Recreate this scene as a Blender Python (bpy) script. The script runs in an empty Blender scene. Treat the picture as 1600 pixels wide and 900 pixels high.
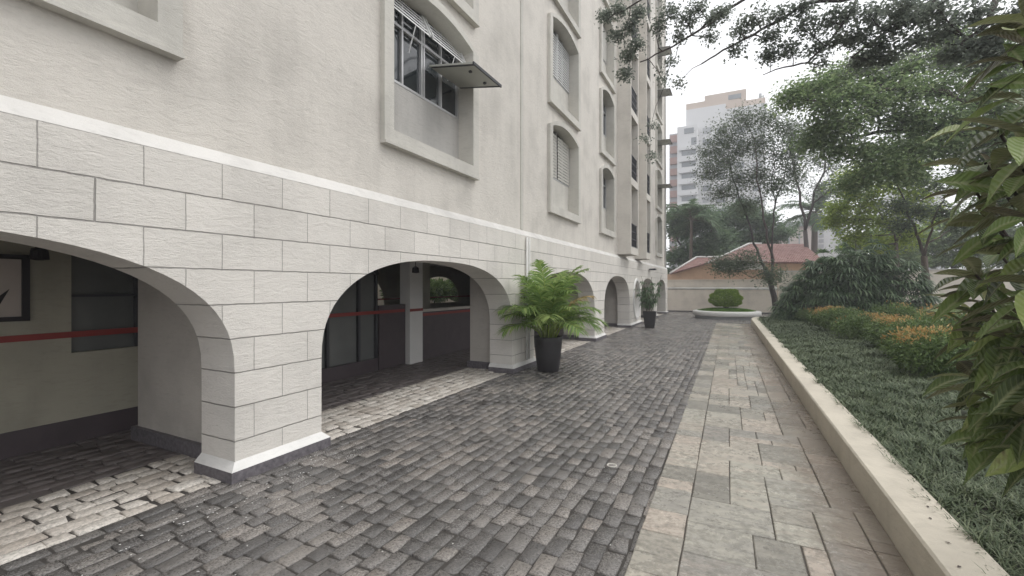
import bpy, math, random
import numpy as np
from mathutils import Vector
random.seed(7); rng = np.random.default_rng(7)
R = math.radians
scn = bpy.context.scene
C = scn.collection

# ------------------------------------------------------------------ camera, sky, sun, exposure
EYE = 1.85
cam = bpy.data.cameras.new('camera'); co = bpy.data.objects.new('camera', cam); C.objects.link(co)
co.location = (0, 0, EYE)
co.rotation_euler = (R(90), 0, math.atan(352/700))
cam.sensor_width = 36; cam.lens = 36*700/1600; cam.shift_y = -3/1600
cam.clip_start = .05; cam.clip_end = 2000
scn.camera = co

W = bpy.data.worlds.new('World'); scn.world = W; W.use_nodes = True
nt = W.node_tree; nt.nodes.clear()
SUN_EL, SUN_ROT = R(58), R(60)
sky = nt.nodes.new('ShaderNodeTexSky'); sky.sky_type = 'NISHITA'; sky.sun_disc = False
sky.sun_elevation = SUN_EL; sky.sun_rotation = SUN_ROT; sky.dust_density = 4; sky.air_density = 1; sky.ozone_density = 1
bw = nt.nodes.new('ShaderNodeRGBToBW'); mx = nt.nodes.new('ShaderNodeMix'); mx.data_type = 'RGBA'
mx.inputs[0].default_value = .93                                   # cloud layer: the colour is gone from the sky
cl = nt.nodes.new('ShaderNodeMix'); cl.data_type = 'RGBA'; cl.inputs[0].default_value = .55
cl.inputs[7].default_value = (12.5, 12.6, 12.9, 1)                 # even overcast luminance
bg = nt.nodes.new('ShaderNodeBackground'); bg.inputs[1].default_value = .1
wo = nt.nodes.new('ShaderNodeOutputWorld')
nt.links.new(sky.outputs[0], bw.inputs[0]); nt.links.new(sky.outputs[0], mx.inputs[6]); nt.links.new(bw.outputs[0], mx.inputs[7])
nt.links.new(mx.outputs[2], cl.inputs[6]); nt.links.new(cl.outputs[2], bg.inputs[0]); nt.links.new(bg.outputs[0], wo.inputs[0])

sl = bpy.data.lights.new('sun', 'SUN'); sl.energy = .6; sl.angle = R(40); sl.color = (1, .97, .93)
so = bpy.data.objects.new('sun', sl); C.objects.link(so)
sd = Vector((math.sin(SUN_ROT)*math.cos(SUN_EL), math.cos(SUN_ROT)*math.cos(SUN_EL), math.sin(SUN_EL)))
so.rotation_euler = sd.to_track_quat('Z', 'Y').to_euler(); so.location = (0, 0, 40)

scn.view_settings.view_transform = 'Standard'; scn.view_settings.look = 'None'
scn.view_settings.exposure = .88; scn.view_settings.gamma = 1
scn.render.engine = 'CYCLES'; scn.cycles.use_denoising = True
scn.cycles.max_bounces = 7; scn.cycles.diffuse_bounces = 4; scn.cycles.glossy_bounces = 3
scn.cycles.transparent_max_bounces = 6; scn.cycles.sample_clamp_indirect = 6

# ------------------------------------------------------------------ helpers
def tag(o, label=None, cat=None, group=None, kind=None):
    if label: o['label'] = label
    if cat: o['category'] = cat
    if group: o['group'] = group
    if kind: o['kind'] = kind
    return o
def empty(name, loc, rz=0, label=None, cat=None, group=None):
    o = bpy.data.objects.new(name, None); C.objects.link(o); o.location = loc; o.rotation_euler = (0, 0, rz)
    return tag(o, label, cat, group)
def copy_tree(o, parent=None, loc=None):
    c = o.copy(); C.objects.link(c); c.parent = parent
    if loc is not None: c.location = loc
    for ch in list(o.children): copy_tree(ch, c)
    return c
def pt(u, v, Y):
    "point of the scene at depth Y on the ray through photo position (u, v)"
    s = Y/((u-800)*.4493+625.4)
    return np.array([(u-1152)*.8934*s, Y, EYE-(v-447)*s])

class MB:
    def __init__(s): s.v = []; s.f = []; s.m = []; s.n = 0
    def add(s, V, F, mi=0):
        V = np.asarray(V, float).reshape(-1, 3)
        s.v.append(V)
        for f in F: s.f.append([i+s.n for i in f]); s.m.append(mi)
        s.n += len(V); return s
    def quad(s, a, b, c, d, mi=0): return s.add([a, b, c, d], [(0, 1, 2, 3)], mi)
    def box(s, x0, x1, y0, y1, z0, z1, mi=0):
        V = [(x, y, z) for z in (z0, z1) for y in (y0, y1) for x in (x0, x1)]
        return s.add(V, [(0, 2, 3, 1), (4, 5, 7, 6), (0, 1, 5, 4), (2, 6, 7, 3), (0, 4, 6, 2), (1, 3, 7, 5)], mi)
    def cbox(s, x0, x1, y0, y1, z0, z1, b=.01, mi=0):
        "box with chamfered edges"
        V = []; 
        for sx in (0, 1):
            for sy in (0, 1):
                for sz in (0, 1):
                    X = (x0, x1)[sx]; Y = (y0, y1)[sy]; Z = (z0, z1)[sz]
                    ix = b*(1-2*sx); iy = b*(1-2*sy); iz = b*(1-2*sz)
                    V += [(X, Y+iy, Z+iz), (X+ix, Y, Z+iz), (X+ix, Y+iy, Z)]
        import bmesh
        bm = bmesh.new()
        for p in V: bm.verts.new(p)
        bmesh.ops.convex_hull(bm, input=bm.verts); bm.verts.ensure_lookup_table()
        bmesh.ops.recalc_face_normals(bm, faces=bm.faces)
        bm.verts.index_update()
        s.add([tuple(v.co) for v in bm.verts], [[v.index for v in f.verts] for f in bm.faces], mi); bm.free(); return s
    def tube(s, P, rad, n=6, mi=0, cap=True):
        P = np.asarray(P, float); k = len(P)
        rad = np.broadcast_to(np.asarray(rad, float), (k,))
        T = np.gradient(P, axis=0); T /= np.linalg.norm(T, axis=1)[:, None]+1e-9
        ref = np.array([.13, .21, 1.]) if abs(T[0][2]) < .9 else np.array([1., .17, .1])
        A = np.cross(T, ref); A /= np.linalg.norm(A, axis=1)[:, None]+1e-9
        B = np.cross(T, A)
        a = np.arange(n)*2*math.pi/n
        V = P[:, None]+rad[:, None, None]*(np.cos(a)[None, :, None]*A[:, None]+np.sin(a)[None, :, None]*B[:, None])
        F = [(i*n+j, i*n+(j+1) % n, (i+1)*n+(j+1) % n, (i+1)*n+j) for i in range(k-1) for j in range(n)]
        if cap: F += [tuple(range(n))[::-1], tuple((k-1)*n+j for j in range(n))]
        return s.add(V.reshape(-1, 3), F, mi)
    def lathe(s, prof, n=32, c=(0, 0), sx=1, sy=1, mi=0, cap=False):
        V = [(c[0]+r*sx*math.cos(2*math.pi*j/n), c[1]+r*sy*math.sin(2*math.pi*j/n), z) for r, z in prof for j in range(n)]
        k = len(prof)
        F = [(i*n+j, i*n+(j+1) % n, (i+1)*n+(j+1) % n, (i+1)*n+j) for i in range(k-1) for j in range(n)]
        if cap: F += [tuple((k-1)*n+j for j in range(n))]
        return s.add(V, F, mi)
    def build(s, name, mats, parent=None, smooth=False, loc=None):
        me = bpy.data.meshes.new(name)
        V = np.concatenate(s.v) if s.v else np.zeros((0, 3))
        me.from_pydata(V.tolist(), [], s.f)
        if not isinstance(mats, (list, tuple)): mats = [mats]
        for m in mats: me.materials.append(m)
        if len(mats) > 1: me.polygons.foreach_set('material_index', s.m)
        if smooth: me.polygons.foreach_set('use_smooth', [True]*len(me.polygons))
        o = bpy.data.objects.new(name, me); C.objects.link(o)
        if parent: o.parent = parent
        if loc is not None: o.location = loc
        return o

def fast_mesh(name, V, F, mat, parent=None, smooth=False, mi=None, mats=None):
    "V (n,3); F (m,k) with one k"
    me = bpy.data.meshes.new(name); m, k = F.shape
    me.vertices.add(len(V)); me.vertices.foreach_set('co', V.astype(np.float32).ravel())
    me.loops.add(m*k); me.loops.foreach_set('vertex_index', F.astype(np.int32).ravel())
    me.polygons.add(m); me.polygons.foreach_set('loop_start', (np.arange(m)*k).astype(np.int32))
    me.polygons.foreach_set('loop_total', np.full(m, k, np.int32))
    for mm in (mats or [mat]): me.materials.append(mm)
    if mi is not None: me.polygons.foreach_set('material_index', mi.astype(np.int32))
    if smooth: me.polygons.foreach_set('use_smooth', np.ones(m, bool))
    me.update(calc_edges=True); me.validate()
    o = bpy.data.objects.new(name, me); C.objects.link(o)
    if parent: o.parent = parent
    return o
def norm(a): return a/(np.linalg.norm(a, axis=-1, keepdims=True)+1e-9)
def leaves(P, D, N, L, Wd, fold=.18, droop=.15):
    "folded pointed leaves: returns V (n*6,3), F tri (n*?)"
    n = len(P); L = np.broadcast_to(L, n)[:, None]; Wd = np.broadcast_to(Wd, n)[:, None]
    D = norm(D); S = norm(np.cross(D, N)); U = np.cross(S, D)
    b = P; t = P+D*L-U*L*droop; m = P+D*L*.5+U*L*.02
    l = m+S*Wd*.5+U*Wd*fold; r = m-S*Wd*.5+U*Wd*fold
    V = np.stack([b, l, t, r, m], 1).reshape(-1, 3)
    F = np.array([[0, 4, 1], [1, 4, 2], [0, 3, 4], [4, 3, 2]])
    F = (F[None]+(np.arange(n)*5)[:, None, None]).reshape(-1, 3)
    return V, F
def cat_parts(parts):
    Vs, Fs, off = [], [], 0
    for V, F in parts: Vs.append(V); Fs.append(F+off); off += len(V)
    return np.concatenate(Vs), np.concatenate(Fs)
def ribbon(P, S, w):
    "P (n,k,3) centre lines, S (n,k,3) side dirs, w (n,k) -> quads"
    n, k, _ = P.shape
    V = np.stack([P-S*w[..., None]*.5, P+S*w[..., None]*.5], 2).reshape(-1, 3)
    base = (np.arange(n)*k*2)[:, None]+np.arange(k-1)[None]*2
    F = np.stack([base, base+1, base+3, base+2], -1).reshape(-1, 4)
    return V, F

# ------------------------------------------------------------------ materials
class NT:
    def __init__(s, name):
        s.m = bpy.data.materials.new(name); s.m.use_nodes = True; s.t = s.m.node_tree; s.t.nodes.clear()
        s.out = s.t.nodes.new('ShaderNodeOutputMaterial')
    def n(s, typ, **kw):
        x = s.t.nodes.new('ShaderNode'+typ)
        for k, v in kw.items(): setattr(x, k, v)
        return x
    def l(s, a, b): s.t.links.new(a, b)
    def coord(s, obj=False):
        if obj: return s.n('TexCoord').outputs['Object']
        return s.n('NewGeometry').outputs['Position']
    def noise(s, vec, scale, detail=4, rough=.55, dist=0):
        x = s.n('TexNoise'); x.inputs['Scale'].default_value = scale; x.inputs['Detail'].default_value = detail
        x.inputs['Roughness'].default_value = rough; x.inputs['Distortion'].default_value = dist
        s.l(vec, x.inputs['Vector']); return x.outputs['Fac']
    def ramp(s, fac, stops):
        x = s.n('ValToRGB'); e = x.color_ramp.elements
        while len(e) < len(stops): e.new(.5)
        for i, (p, c) in enumerate(stops):
            e[i].position = p; e[i].color = (c[0], c[1], c[2], 1) if isinstance(c, tuple) else (c, c, c, 1)
        s.l(fac, x.inputs[0]); return x.outputs[0]
    def mix(s, fac, a, b, mode='MIX'):
        x = s.n('Mix', data_type='RGBA', blend_type=mode)
        for i, v in ((0, fac), (6, a), (7, b)):
            if hasattr(v, 'is_linked') or hasattr(v, 'links'): s.l(v, x.inputs[i])
            elif i == 0: x.inputs[i].default_value = v
            else: x.inputs[i].default_value = (*v, 1) if isinstance(v, tuple) else (v, v, v, 1)
        return x.outputs[2]
    def math(s, op, a, b=0., c=0.):
        x = s.n('Math', operation=op)
        for i, v in enumerate((a, b, c)):
            if hasattr(v, 'links'): s.l(v, x.inputs[i])
            else: x.inputs[i].default_value = v
        return x.outputs[0]
    def mapping(s, vec, scale=(1, 1, 1), loc=(0, 0, 0), rot=(0, 0, 0)):
        x = s.n('Mapping'); x.inputs['Scale'].default_value = scale; x.inputs['Location'].default_value = loc
        x.inputs['Rotation'].default_value = rot; s.l(vec, x.inputs['Vector']); return x.outputs[0]
    def bump(s, h, dist=.01, strength=1, normal=None):
        x = s.n('Bump'); x.inputs['Distance'].default_value = dist; x.inputs['Strength'].default_value = strength
        s.l(h, x.inputs['Height'])
        if normal is not None: s.l(normal, x.inputs['Normal'])
        return x.outputs[0]
    def pr(s, col, rough=.7, bump=None, metal=0, spec=.5, trans=None):
        b = s.n('BsdfPrincipled')
        for k, v in (('Base Color', col), ('Roughness', rough), ('Metallic', metal), ('Specular IOR Level', spec)):
            if hasattr(v, 'links'): s.l(v, b.inputs[k])
            else: b.inputs[k].default_value = ((*v, 1) if len(v) == 3 else v) if isinstance(v, tuple) else v
        if bump is not None: s.l(bump, b.inputs['Normal'])
        sh = b.outputs[0]
        if trans:
            t = s.n('BsdfTranslucent'); ms = s.n('MixShader'); ms.inputs[0].default_value = trans
            if hasattr(col, 'links'): s.l(col, t.inputs[0])
            else: t.inputs[0].default_value = (*col, 1)
            s.l(sh, ms.inputs[1]); s.l(t.outputs[0], ms.inputs[2]); sh = ms.outputs[0]
        s.l(sh, s.out.inputs[0]); return s.m

def plain(name, col, rough=.6, var=.12, scale=6, bump=0, metal=0, spec=.4, bscale=60):
    t = NT(name); p = t.coord()
    c = t.mix(t.noise(p, scale), tuple(x*(1-var) for x in col), tuple(min(1, x*(1+var)) for x in col))
    b = t.bump(t.noise(p, bscale, 3), .004, bump) if bump else None
    return t.pr(c, rough, b, metal, spec)
def leafmat(name, dark, mid, light, rough=.45, trans=.25, spec=.4):
    t = NT(name); g = t.n('NewGeometry')
    r = g.outputs['Random Per Island']; big = t.noise(g.outputs['Position'], .9, 2)
    f = t.math('ADD', t.math('MULTIPLY', r, .6), t.math('MULTIPLY', big, .5))
    return t.pr(t.ramp(f, [(.15, dark), (.55, mid), (.95, light)]), rough, None, 0, spec, trans)

def stucco(name, col, brick=None, bumpy=1.):
    t = NT(name); p = t.coord()
    n1 = t.noise(p, 1.1, 5, .6); n2 = t.noise(t.mapping(p, (2, 2, 9)), 3.2, 6, .65, .6)
    streak = t.noise(t.mapping(p, (1, 2.2, .18)), 2.2, 4, .6)
    f = t.math('ADD', t.math('MULTIPLY', n1, .75), t.math('MULTIPLY', streak, .25))
    c = t.ramp(f, [(.32, tuple(x*.80 for x in col)), (.52, col), (.72, tuple(min(.9, x*1.07) for x in col))])
    c = t.mix(t.ramp(n2, [(.33, .28), (.47, 0.)]), c, tuple(x*.66 for x in col))
    grain = t.noise(t.mapping(p, (1, .8, 2.6)), 30, 5, .7, .3)
    fine = t.noise(p, 130, 3, .7)
    h = t.math('ADD', grain, t.math('MULTIPLY', fine, .45))
    wave = t.noise(t.mapping(p, (1, .7, 1.9)), 6.5, 3, .55, 1.2)
    b = t.bump(h, .010, .8*bumpy, t.bump(wave, .016, .5*bumpy))
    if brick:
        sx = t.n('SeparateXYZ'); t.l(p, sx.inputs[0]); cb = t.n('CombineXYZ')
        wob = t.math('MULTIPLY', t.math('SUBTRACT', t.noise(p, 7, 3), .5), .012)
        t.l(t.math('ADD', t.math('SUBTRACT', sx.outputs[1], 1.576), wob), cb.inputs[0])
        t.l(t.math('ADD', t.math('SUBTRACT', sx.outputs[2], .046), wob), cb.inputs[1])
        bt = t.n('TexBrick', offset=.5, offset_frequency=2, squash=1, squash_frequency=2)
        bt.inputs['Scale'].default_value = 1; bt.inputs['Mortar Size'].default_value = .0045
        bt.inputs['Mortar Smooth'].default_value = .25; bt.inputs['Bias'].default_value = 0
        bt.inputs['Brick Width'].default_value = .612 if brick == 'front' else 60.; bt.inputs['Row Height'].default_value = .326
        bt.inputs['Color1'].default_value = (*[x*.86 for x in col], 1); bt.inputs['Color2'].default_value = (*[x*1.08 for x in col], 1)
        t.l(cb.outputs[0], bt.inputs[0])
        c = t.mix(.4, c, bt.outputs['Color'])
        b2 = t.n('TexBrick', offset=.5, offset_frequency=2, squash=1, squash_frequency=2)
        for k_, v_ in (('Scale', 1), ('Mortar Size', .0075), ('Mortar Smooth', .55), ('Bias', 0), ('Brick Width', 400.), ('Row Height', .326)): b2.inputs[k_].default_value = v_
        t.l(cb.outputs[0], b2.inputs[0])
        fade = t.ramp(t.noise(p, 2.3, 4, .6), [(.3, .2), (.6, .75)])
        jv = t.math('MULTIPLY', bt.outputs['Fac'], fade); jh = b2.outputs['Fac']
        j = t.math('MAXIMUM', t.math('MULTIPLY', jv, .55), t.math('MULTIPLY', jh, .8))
        c = t.mix(t.math('MULTIPLY', j, .5), c, (.24, .225, .21))  # groove shade painted into the joint colour, along with grime
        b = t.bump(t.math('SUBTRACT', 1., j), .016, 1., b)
    return t.pr(c, .82, b, 0, .25)

FAC = (.635, .60, .545)
M = {}
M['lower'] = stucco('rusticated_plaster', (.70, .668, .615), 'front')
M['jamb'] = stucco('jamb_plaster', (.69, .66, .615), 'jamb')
M['upper'] = stucco('wall_plaster', FAC)
M['trim'] = stucco('trim_plaster', (.56, .54, .49), None, .6)
M['apron'] = stucco('apron_plaster', (.44, .425, .40), None, .5)
M['white'] = plain('white_paint', (.67, .66, .64), .6, .06, 4, .25)
M['whitetrim'] = stucco('white_trim', (.66, .65, .625), None, .4)
M['ledge'] = stucco('ledge_plaster', (.60, .585, .555), None, .5)
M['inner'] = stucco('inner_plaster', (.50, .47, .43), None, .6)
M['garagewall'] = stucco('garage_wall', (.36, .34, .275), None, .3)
M['alu'] = plain('grey_aluminium', (.5, .5, .5), .4, .05, 8, 0, .5)
M['slat'] = plain('white_slat', (.72, .72, .71), .45, .05, 8)
M['beigeslat'] = plain('beige_slat', (.60, .585, .54), .5, .05, 8)
M['panel'] = plain('shutter_panel', (.42, .42, .38), .55, .08, 3)
M['glass'] = plain('dark_glass', (.02, .025, .028), .06, .3, 1, 0, 0, .9)
M['greyglass'] = plain('grey_glass', (.13, .135, .13), .12, .3, 1, 0, 0, .8)
M['iron'] = plain('dark_iron', (.04, .04, .045), .5)
M['red'] = plain('red_stripe_paint', (.24, .035, .03), .5)
M['black'] = plain('black_paint', (.015, .012, .014), .6)
M['darkwall'] = plain('dark_wainscot', (.07, .055, .06), .5, .3, 4, .3)
M['ceiling'] = plain('ceiling_paint', (.62, .61, .59), .8)

def stone_mat(name, stops, rough=(.3, .75), scale=9, bump=.8, bdist=.008, streak=None, spec=.5, dirt=None):
    t = NT(name); g = t.n('NewGeometry'); p = g.outputs['Position']; r = g.outputs['Random Per Island']
    off = t.n('VectorMath', operation='ADD'); sc = t.n('VectorMath', operation='SCALE')
    cb = t.n('CombineXYZ'); t.l(r, cb.inputs[0]); t.l(t.math('MULTIPLY', r, 7.3), cb.inputs[1]); t.l(cb.outputs[0], sc.inputs[0]); sc.inputs['Scale'].default_value = 40
    t.l(p, off.inputs[0]); t.l(sc.outputs[0], off.inputs[1]); q = off.outputs[0]
    n1 = t.noise(t.mapping(q, streak or (1, 1, 1)), scale, 6, .65, .5)
    f = t.math('ADD', t.math('MULTIPLY', r, .62 if not dirt else .66), t.math('MULTIPLY', n1, .42 if not dirt else .34))
    c = t.ramp(f, stops)
    n2 = t.noise(q, scale*5, 5, .7)
    c = t.mix(t.ramp(n2, [(.34, .85 if not dirt else .6), (.56, 0.)]), c, tuple(x*.42 for x in stops[1][1]))
    c = t.mix(t.ramp(t.noise(q, scale*7, 3, .7), [(.58, 0.), (.72, .55 if not dirt else .45)]), c, tuple(min(1, x*1.45) for x in stops[-2][1]))
    wet = t.noise(p, .9, 4, .6)
    if dirt:
        sx = t.n('SeparateXYZ'); t.l(p, sx.inputs[0])
        # algae and grime band beside the planter wall
        e = t.math('SUBTRACT', sx.outputs[0], t.math('MULTIPLY_ADD', sx.outputs[1], -.0199, dirt))
        e = t.math('ADD', e, t.math('MULTIPLY', t.math('SUBTRACT', t.noise(p, 2.2, 6, .7), .5), .9))
        k = t.ramp(e, [(.04, 0.), (.36, .72)])
        c = t.mix(k, c, (.165, .125, .09))
    rg = t.ramp(t.math('ADD', t.math('MULTIPLY', wet, .7), t.math('MULTIPLY', n2, .3)), [(.36, rough[0]), (.62, rough[1])])
    h = t.math('ADD', t.noise(t.mapping(q, streak or (1, 1, 1)), scale*2.5, 6, .7, .3), t.math('MULTIPLY', n2, .5))
    return t.pr(c, rg, t.bump(h, bdist, bump), 0, spec)
M['cobble'] = stone_mat('wet_dark_cobble', [(.12, (.06, .057, .056)), (.35, (.125, .118, .112)), (.6, (.20, .186, .173)), (.84, (.28, .252, .225)), (.975, (.42, .33, .28))], (.10, .36), 12, 1., .010, None, .8)
M['lightcobble'] = stone_mat('pale_cobble', [(.1, (.36, .31, .26)), (.5, (.58, .53, .47)), (.9, (.70, .66, .60))], (.5, .8), 8)
M['slab'] = stone_mat('quartzite_slab', [(.16, (.21, .20, .175)), (.3, (.32, .30, .255)), (.44, (.44, .405, .34)), (.56, (.48, .41, .345)), (.66, (.43, .41, .345)), (.78, (.30, .285, .255)), (.9, (.39, .34, .29))], (.10, .40), 3.2, 1., .010, (1, 4.2, 1), .6, .46)
M['mortar'] = plain('mortar_bed', (.05, .045, .04), .8, .5, 9, .8)
M['slabbed'] = plain('slab_joint', (.075, .065, .055), .85, .4, 9, .8)
M['granite'] = plain('skirting_granite', (.13, .12, .13), .5, .85, 26, 1., 0, .4, 45)
M['garagefloor'] = plain('garage_floor', (.15, .13, .125), .5, .35, 8, 1)
M['kerb'] = stucco('cream_planter_plaster', (.56, .515, .43), None, .5)
M['cream'] = stucco('cream_wall_plaster', (.74, .675, .59), None, .3)
M['peach'] = stucco('peach_plaster', (.66, .46, .33), None, .3)
M['soil'] = plain('dark_soil', (.03, .026, .02), .9, .4, 7, 1)
M['bark'] = stone_mat('bark', [(.1, (.06, .045, .035)), (.6, (.13, .10, .08)), (.95, (.2, .16, .13))], (.7, .9), 9, 1, .01, (1, 1, .3))
M['darkbark'] = stone_mat('dark_bark', [(.1, (.03, .025, .025)), (.6, (.07, .055, .05)), (.95, (.12, .09, .08))], (.7, .9), 9, 1, .01, (1, 1, .3))
M['pot'] = plain('charcoal_pot', (.028, .026, .028), .5, .25, 20, .6)
# foliage
M['palm'] = leafmat('palm_leaflet', (0.11, 0.19, 0.05), (0.24, 0.36, 0.11), (0.46, 0.54, 0.2), 0.42, 0.45, 0.3)
M['palmdry'] = leafmat('dry_leaflet', (.25, .17, .08), (.38, .28, .13), (.5, .4, .2), .6, .3)
M['dull'] = leafmat('dull_small_leaf', (0.06, 0.085, 0.05), (0.125, 0.165, 0.1), (0.21, 0.26, 0.16), 0.55, 0.4, 0.3)
M['over'] = leafmat('overhead_leaf', (0.11, 0.13, 0.11), (0.2, 0.23, 0.19), (0.31, 0.34, 0.28), 0.55, 0.55, 0.3)
M['fern'] = leafmat('layered_leaf', (0.1, 0.155, 0.065), (0.22, 0.31, 0.14), (0.4, 0.47, 0.25), 0.5, 0.55, 0.3)
M['lime'] = leafmat('lime_leaf', (0.14, 0.2, 0.03), (0.3, 0.4, 0.07), (0.48, 0.55, 0.13), 0.5, 0.5, 0.3)
M['deep'] = leafmat('deep_leaf', (0.06, 0.11, 0.055), (0.12, 0.19, 0.1), (0.22, 0.29, 0.16), 0.55, 0.4, 0.3)
M['rhapis'] = leafmat('fan_leaf', (0.04, 0.075, 0.035), (0.09, 0.155, 0.07), (0.25, 0.33, 0.19), 0.4, 0.35, 0.4)
M['mondo'] = leafmat('mondo_blade', (0.045, 0.065, 0.036), (0.105, 0.14, 0.075), (0.23, 0.26, 0.16), 0.5, 0.15, 0.25)
M['lawn'] = leafmat('lawn_blade', (.06, .14, .02), (.13, .27, .04), (.24, .4, .07), .5, .3)
M['shrubg'] = leafmat('shrub_green', (.06, .10, .035), (.13, .20, .065), (.25, .33, .12), .45, .3)
M['shrubo'] = leafmat('shrub_orange', (0.3, 0.17, 0.06), (0.5, 0.31, 0.12), (0.55, 0.45, 0.2), 0.5, 0.4, 0.3)
M['topiary'] = leafmat('topiary_leaf', (0.1, 0.17, 0.022), (0.22, 0.34, 0.05), (0.4, 0.52, 0.09), 0.5, 0.4, 0.3)
def bigleaf():
    t = NT('large_glossy_leaf'); g = t.n('NewGeometry'); r = g.outputs['Random Per Island']
    a = t.n('Attribute', attribute_name='rib'); b_ = t.n('Attribute', attribute_name='along')
    n = t.noise(g.outputs['Position'], 18, 5)
    f = t.math('ADD', t.math('MULTIPLY', r, .75), t.math('MULTIPLY', n, .25))
    c = t.ramp(f, [(.1, (.04, .055, .02)), (.3, (.075, .11, .035)), (.55, (.12, .18, .05)), (.75, (.20, .27, .08)), (.87, (.30, .36, .12)), (.93, (.13, .08, .055))])
    rib = t.ramp(a.outputs['Fac'], [(.72, 0.), (.92, .6)])
    side = t.math('SINE', t.math('ADD', t.math('MULTIPLY', b_.outputs['Fac'], 75.), t.math('MULTIPLY', a.outputs['Fac'], -9.)))
    c = t.mix(t.math('MULTIPLY', t.ramp(side, [(.7, 0.), (1., .35)]), 1.), c, (.26, .30, .14))
    c = t.mix(rib, c, (.34, .36, .20))
    c = t.mix(t.ramp(t.noise(g.outputs['Position'], 40, 3), [(.68, 0.), (.74, .6)]), c, (.10, .06, .03))
    c = t.mix(g.outputs['Backfacing'], c, t.mix(.5, c, (.17, .13, .11)))
    return t.pr(c, .42, t.bump(t.math('ADD', n, t.math('MULTIPLY', side, .3)), .006, .8), 0, .4, .3)
M['big'] = bigleaf()

# ------------------------------------------------------------------ setting: ground
g = MB(); g.quad((-150, -40, -.06), (150, -40, -.06), (150, 200, -.06), (-150, 200, -.06))
tag(g.build('ground', M['soil']), kind='structure')
g = MB(); g.box(-4.338, 3.2, -8, 34.0, -.05, .006)
tag(g.build('driveway_bed', M['mortar']), kind='structure')

def cobbles(x0, x1, y0, y1, w, l, gap, hz, mask=None, jit=.006, seed=1):
    r = np.random.default_rng(seed); B = []
    nx = int(round((x1-x0)/w)); w = (x1-x0)/nx
    for i in range(nx):
        y = y0-r.uniform(0, l)
        while y < y1:
            ll = l*r.uniform(.6, 1.4)
            B.append((x0+i*w, x0+(i+1)*w, y, min(y+ll, y1+.05))); y += ll
    B = np.array(B)
    if mask is not None: B = B[mask(B)]
    n = len(B)
    gx = gap*r.uniform(.2, 1.5, n); gy = gap*r.uniform(.3, 2.2, n)
    a, b, c, d = B[:, 0]+gx, B[:, 1]-gx, B[:, 2]+gy, B[:, 3]-gy
    def ring(ins, z, j):
        X = np.stack([a+ins, b-ins, b-ins, a+ins], 1)+r.normal(0, j, (n, 4)); Yv = np.stack([c+ins, c+ins, d-ins, d-ins], 1)+r.normal(0, j, (n, 4))
        return X, Yv, z
    j0 = r.normal(0, jit, (n, 4)); j1 = r.normal(0, jit, (n, 4))
    base = r.normal(0, .0032, n)
    tilt = r.normal(0, .0028, (n, 4))
    rings = []
    for ins, z in ((-.002, -.03), (0., hz-.006), (.006, hz)):
        X = np.stack([a+ins, b-ins, b-ins, a+ins], 1)+j0; Yv = np.stack([c+ins, c+ins, d-ins, d-ins], 1)+j1
        Z = (z+(base[:, None]+tilt if z > 0 or ins > 0 else 0))*np.ones((n, 4)) if ins >= 0 else np.full((n, 4), z)
        rings.append(np.stack([X, Yv, Z], -1))
    V = np.stack(rings, 1).reshape(-1, 3)
    F = []
    for k in (0, 4):
        for q in range(4): F.append([k+q, k+(q+1) % 4, k+4+(q+1) % 4, k+4+q])
    F.append([8, 9, 10, 11]); F = np.array(F)
    F = (F[None]+(np.arange(n)*12)[:, None, None]).reshape(-1, 4)
    return V, F
def xl(y): return -.603-.01366*y           # left edge of the walkway
def xr(y): return 1.073-.0199*y            # right edge of the walkway = planter wall
def isl(cx, cy): return (cx+.58)**2+(cy-28.7)**2 > 1.6**2
cobV, cobF = cobbles(-4.33, 3.1, -8, 33.95, .130, .222, .0058, .016,
    lambda B: ((((B[:, 0]+B[:, 1])/2 < xl(B[:, 2])+.05)) | (B[:, 2] > 24.2)) & isl((B[:, 0]+B[:, 1])/2, (B[:, 2]+B[:, 3])/2) & ~(((B[:, 0]+B[:, 1])/2 > .7) & (B[:, 2] < 27.0)), seed=3)
tag(fast_mesh('cobbled_driveway', cobV, cobF, M['cobble']), kind='structure')
cobV, cobF = cobbles(-5.45, -4.34, -8, 32, .158, .22, .011, .010, lambda B: np.ones(len(B), bool), .009, 5)
tag(fast_mesh('pale_cobble_strip', cobV, cobF, M['lightcobble']), kind='structure')
g = MB(); g.box(-5.5, -4.342, -8, 32, -.05, -.004); tag(g.build('strip_bed', M['mortar']), kind='structure')
cobV, cobF = cobbles(-13.5, -5.46, -8, 32, .158, .25, .006, .006, lambda B: np.ones(len(B), bool), .007, 6)
tag(fast_mesh('garage_floor', cobV, cobF, M['garagefloor']), kind='structure')
g = MB(); g.box(-22, -5.5, -8, 34, -.05, -.008); tag(g.build('garage_floor_bed', M['garagefloor']), kind='structure')

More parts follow.
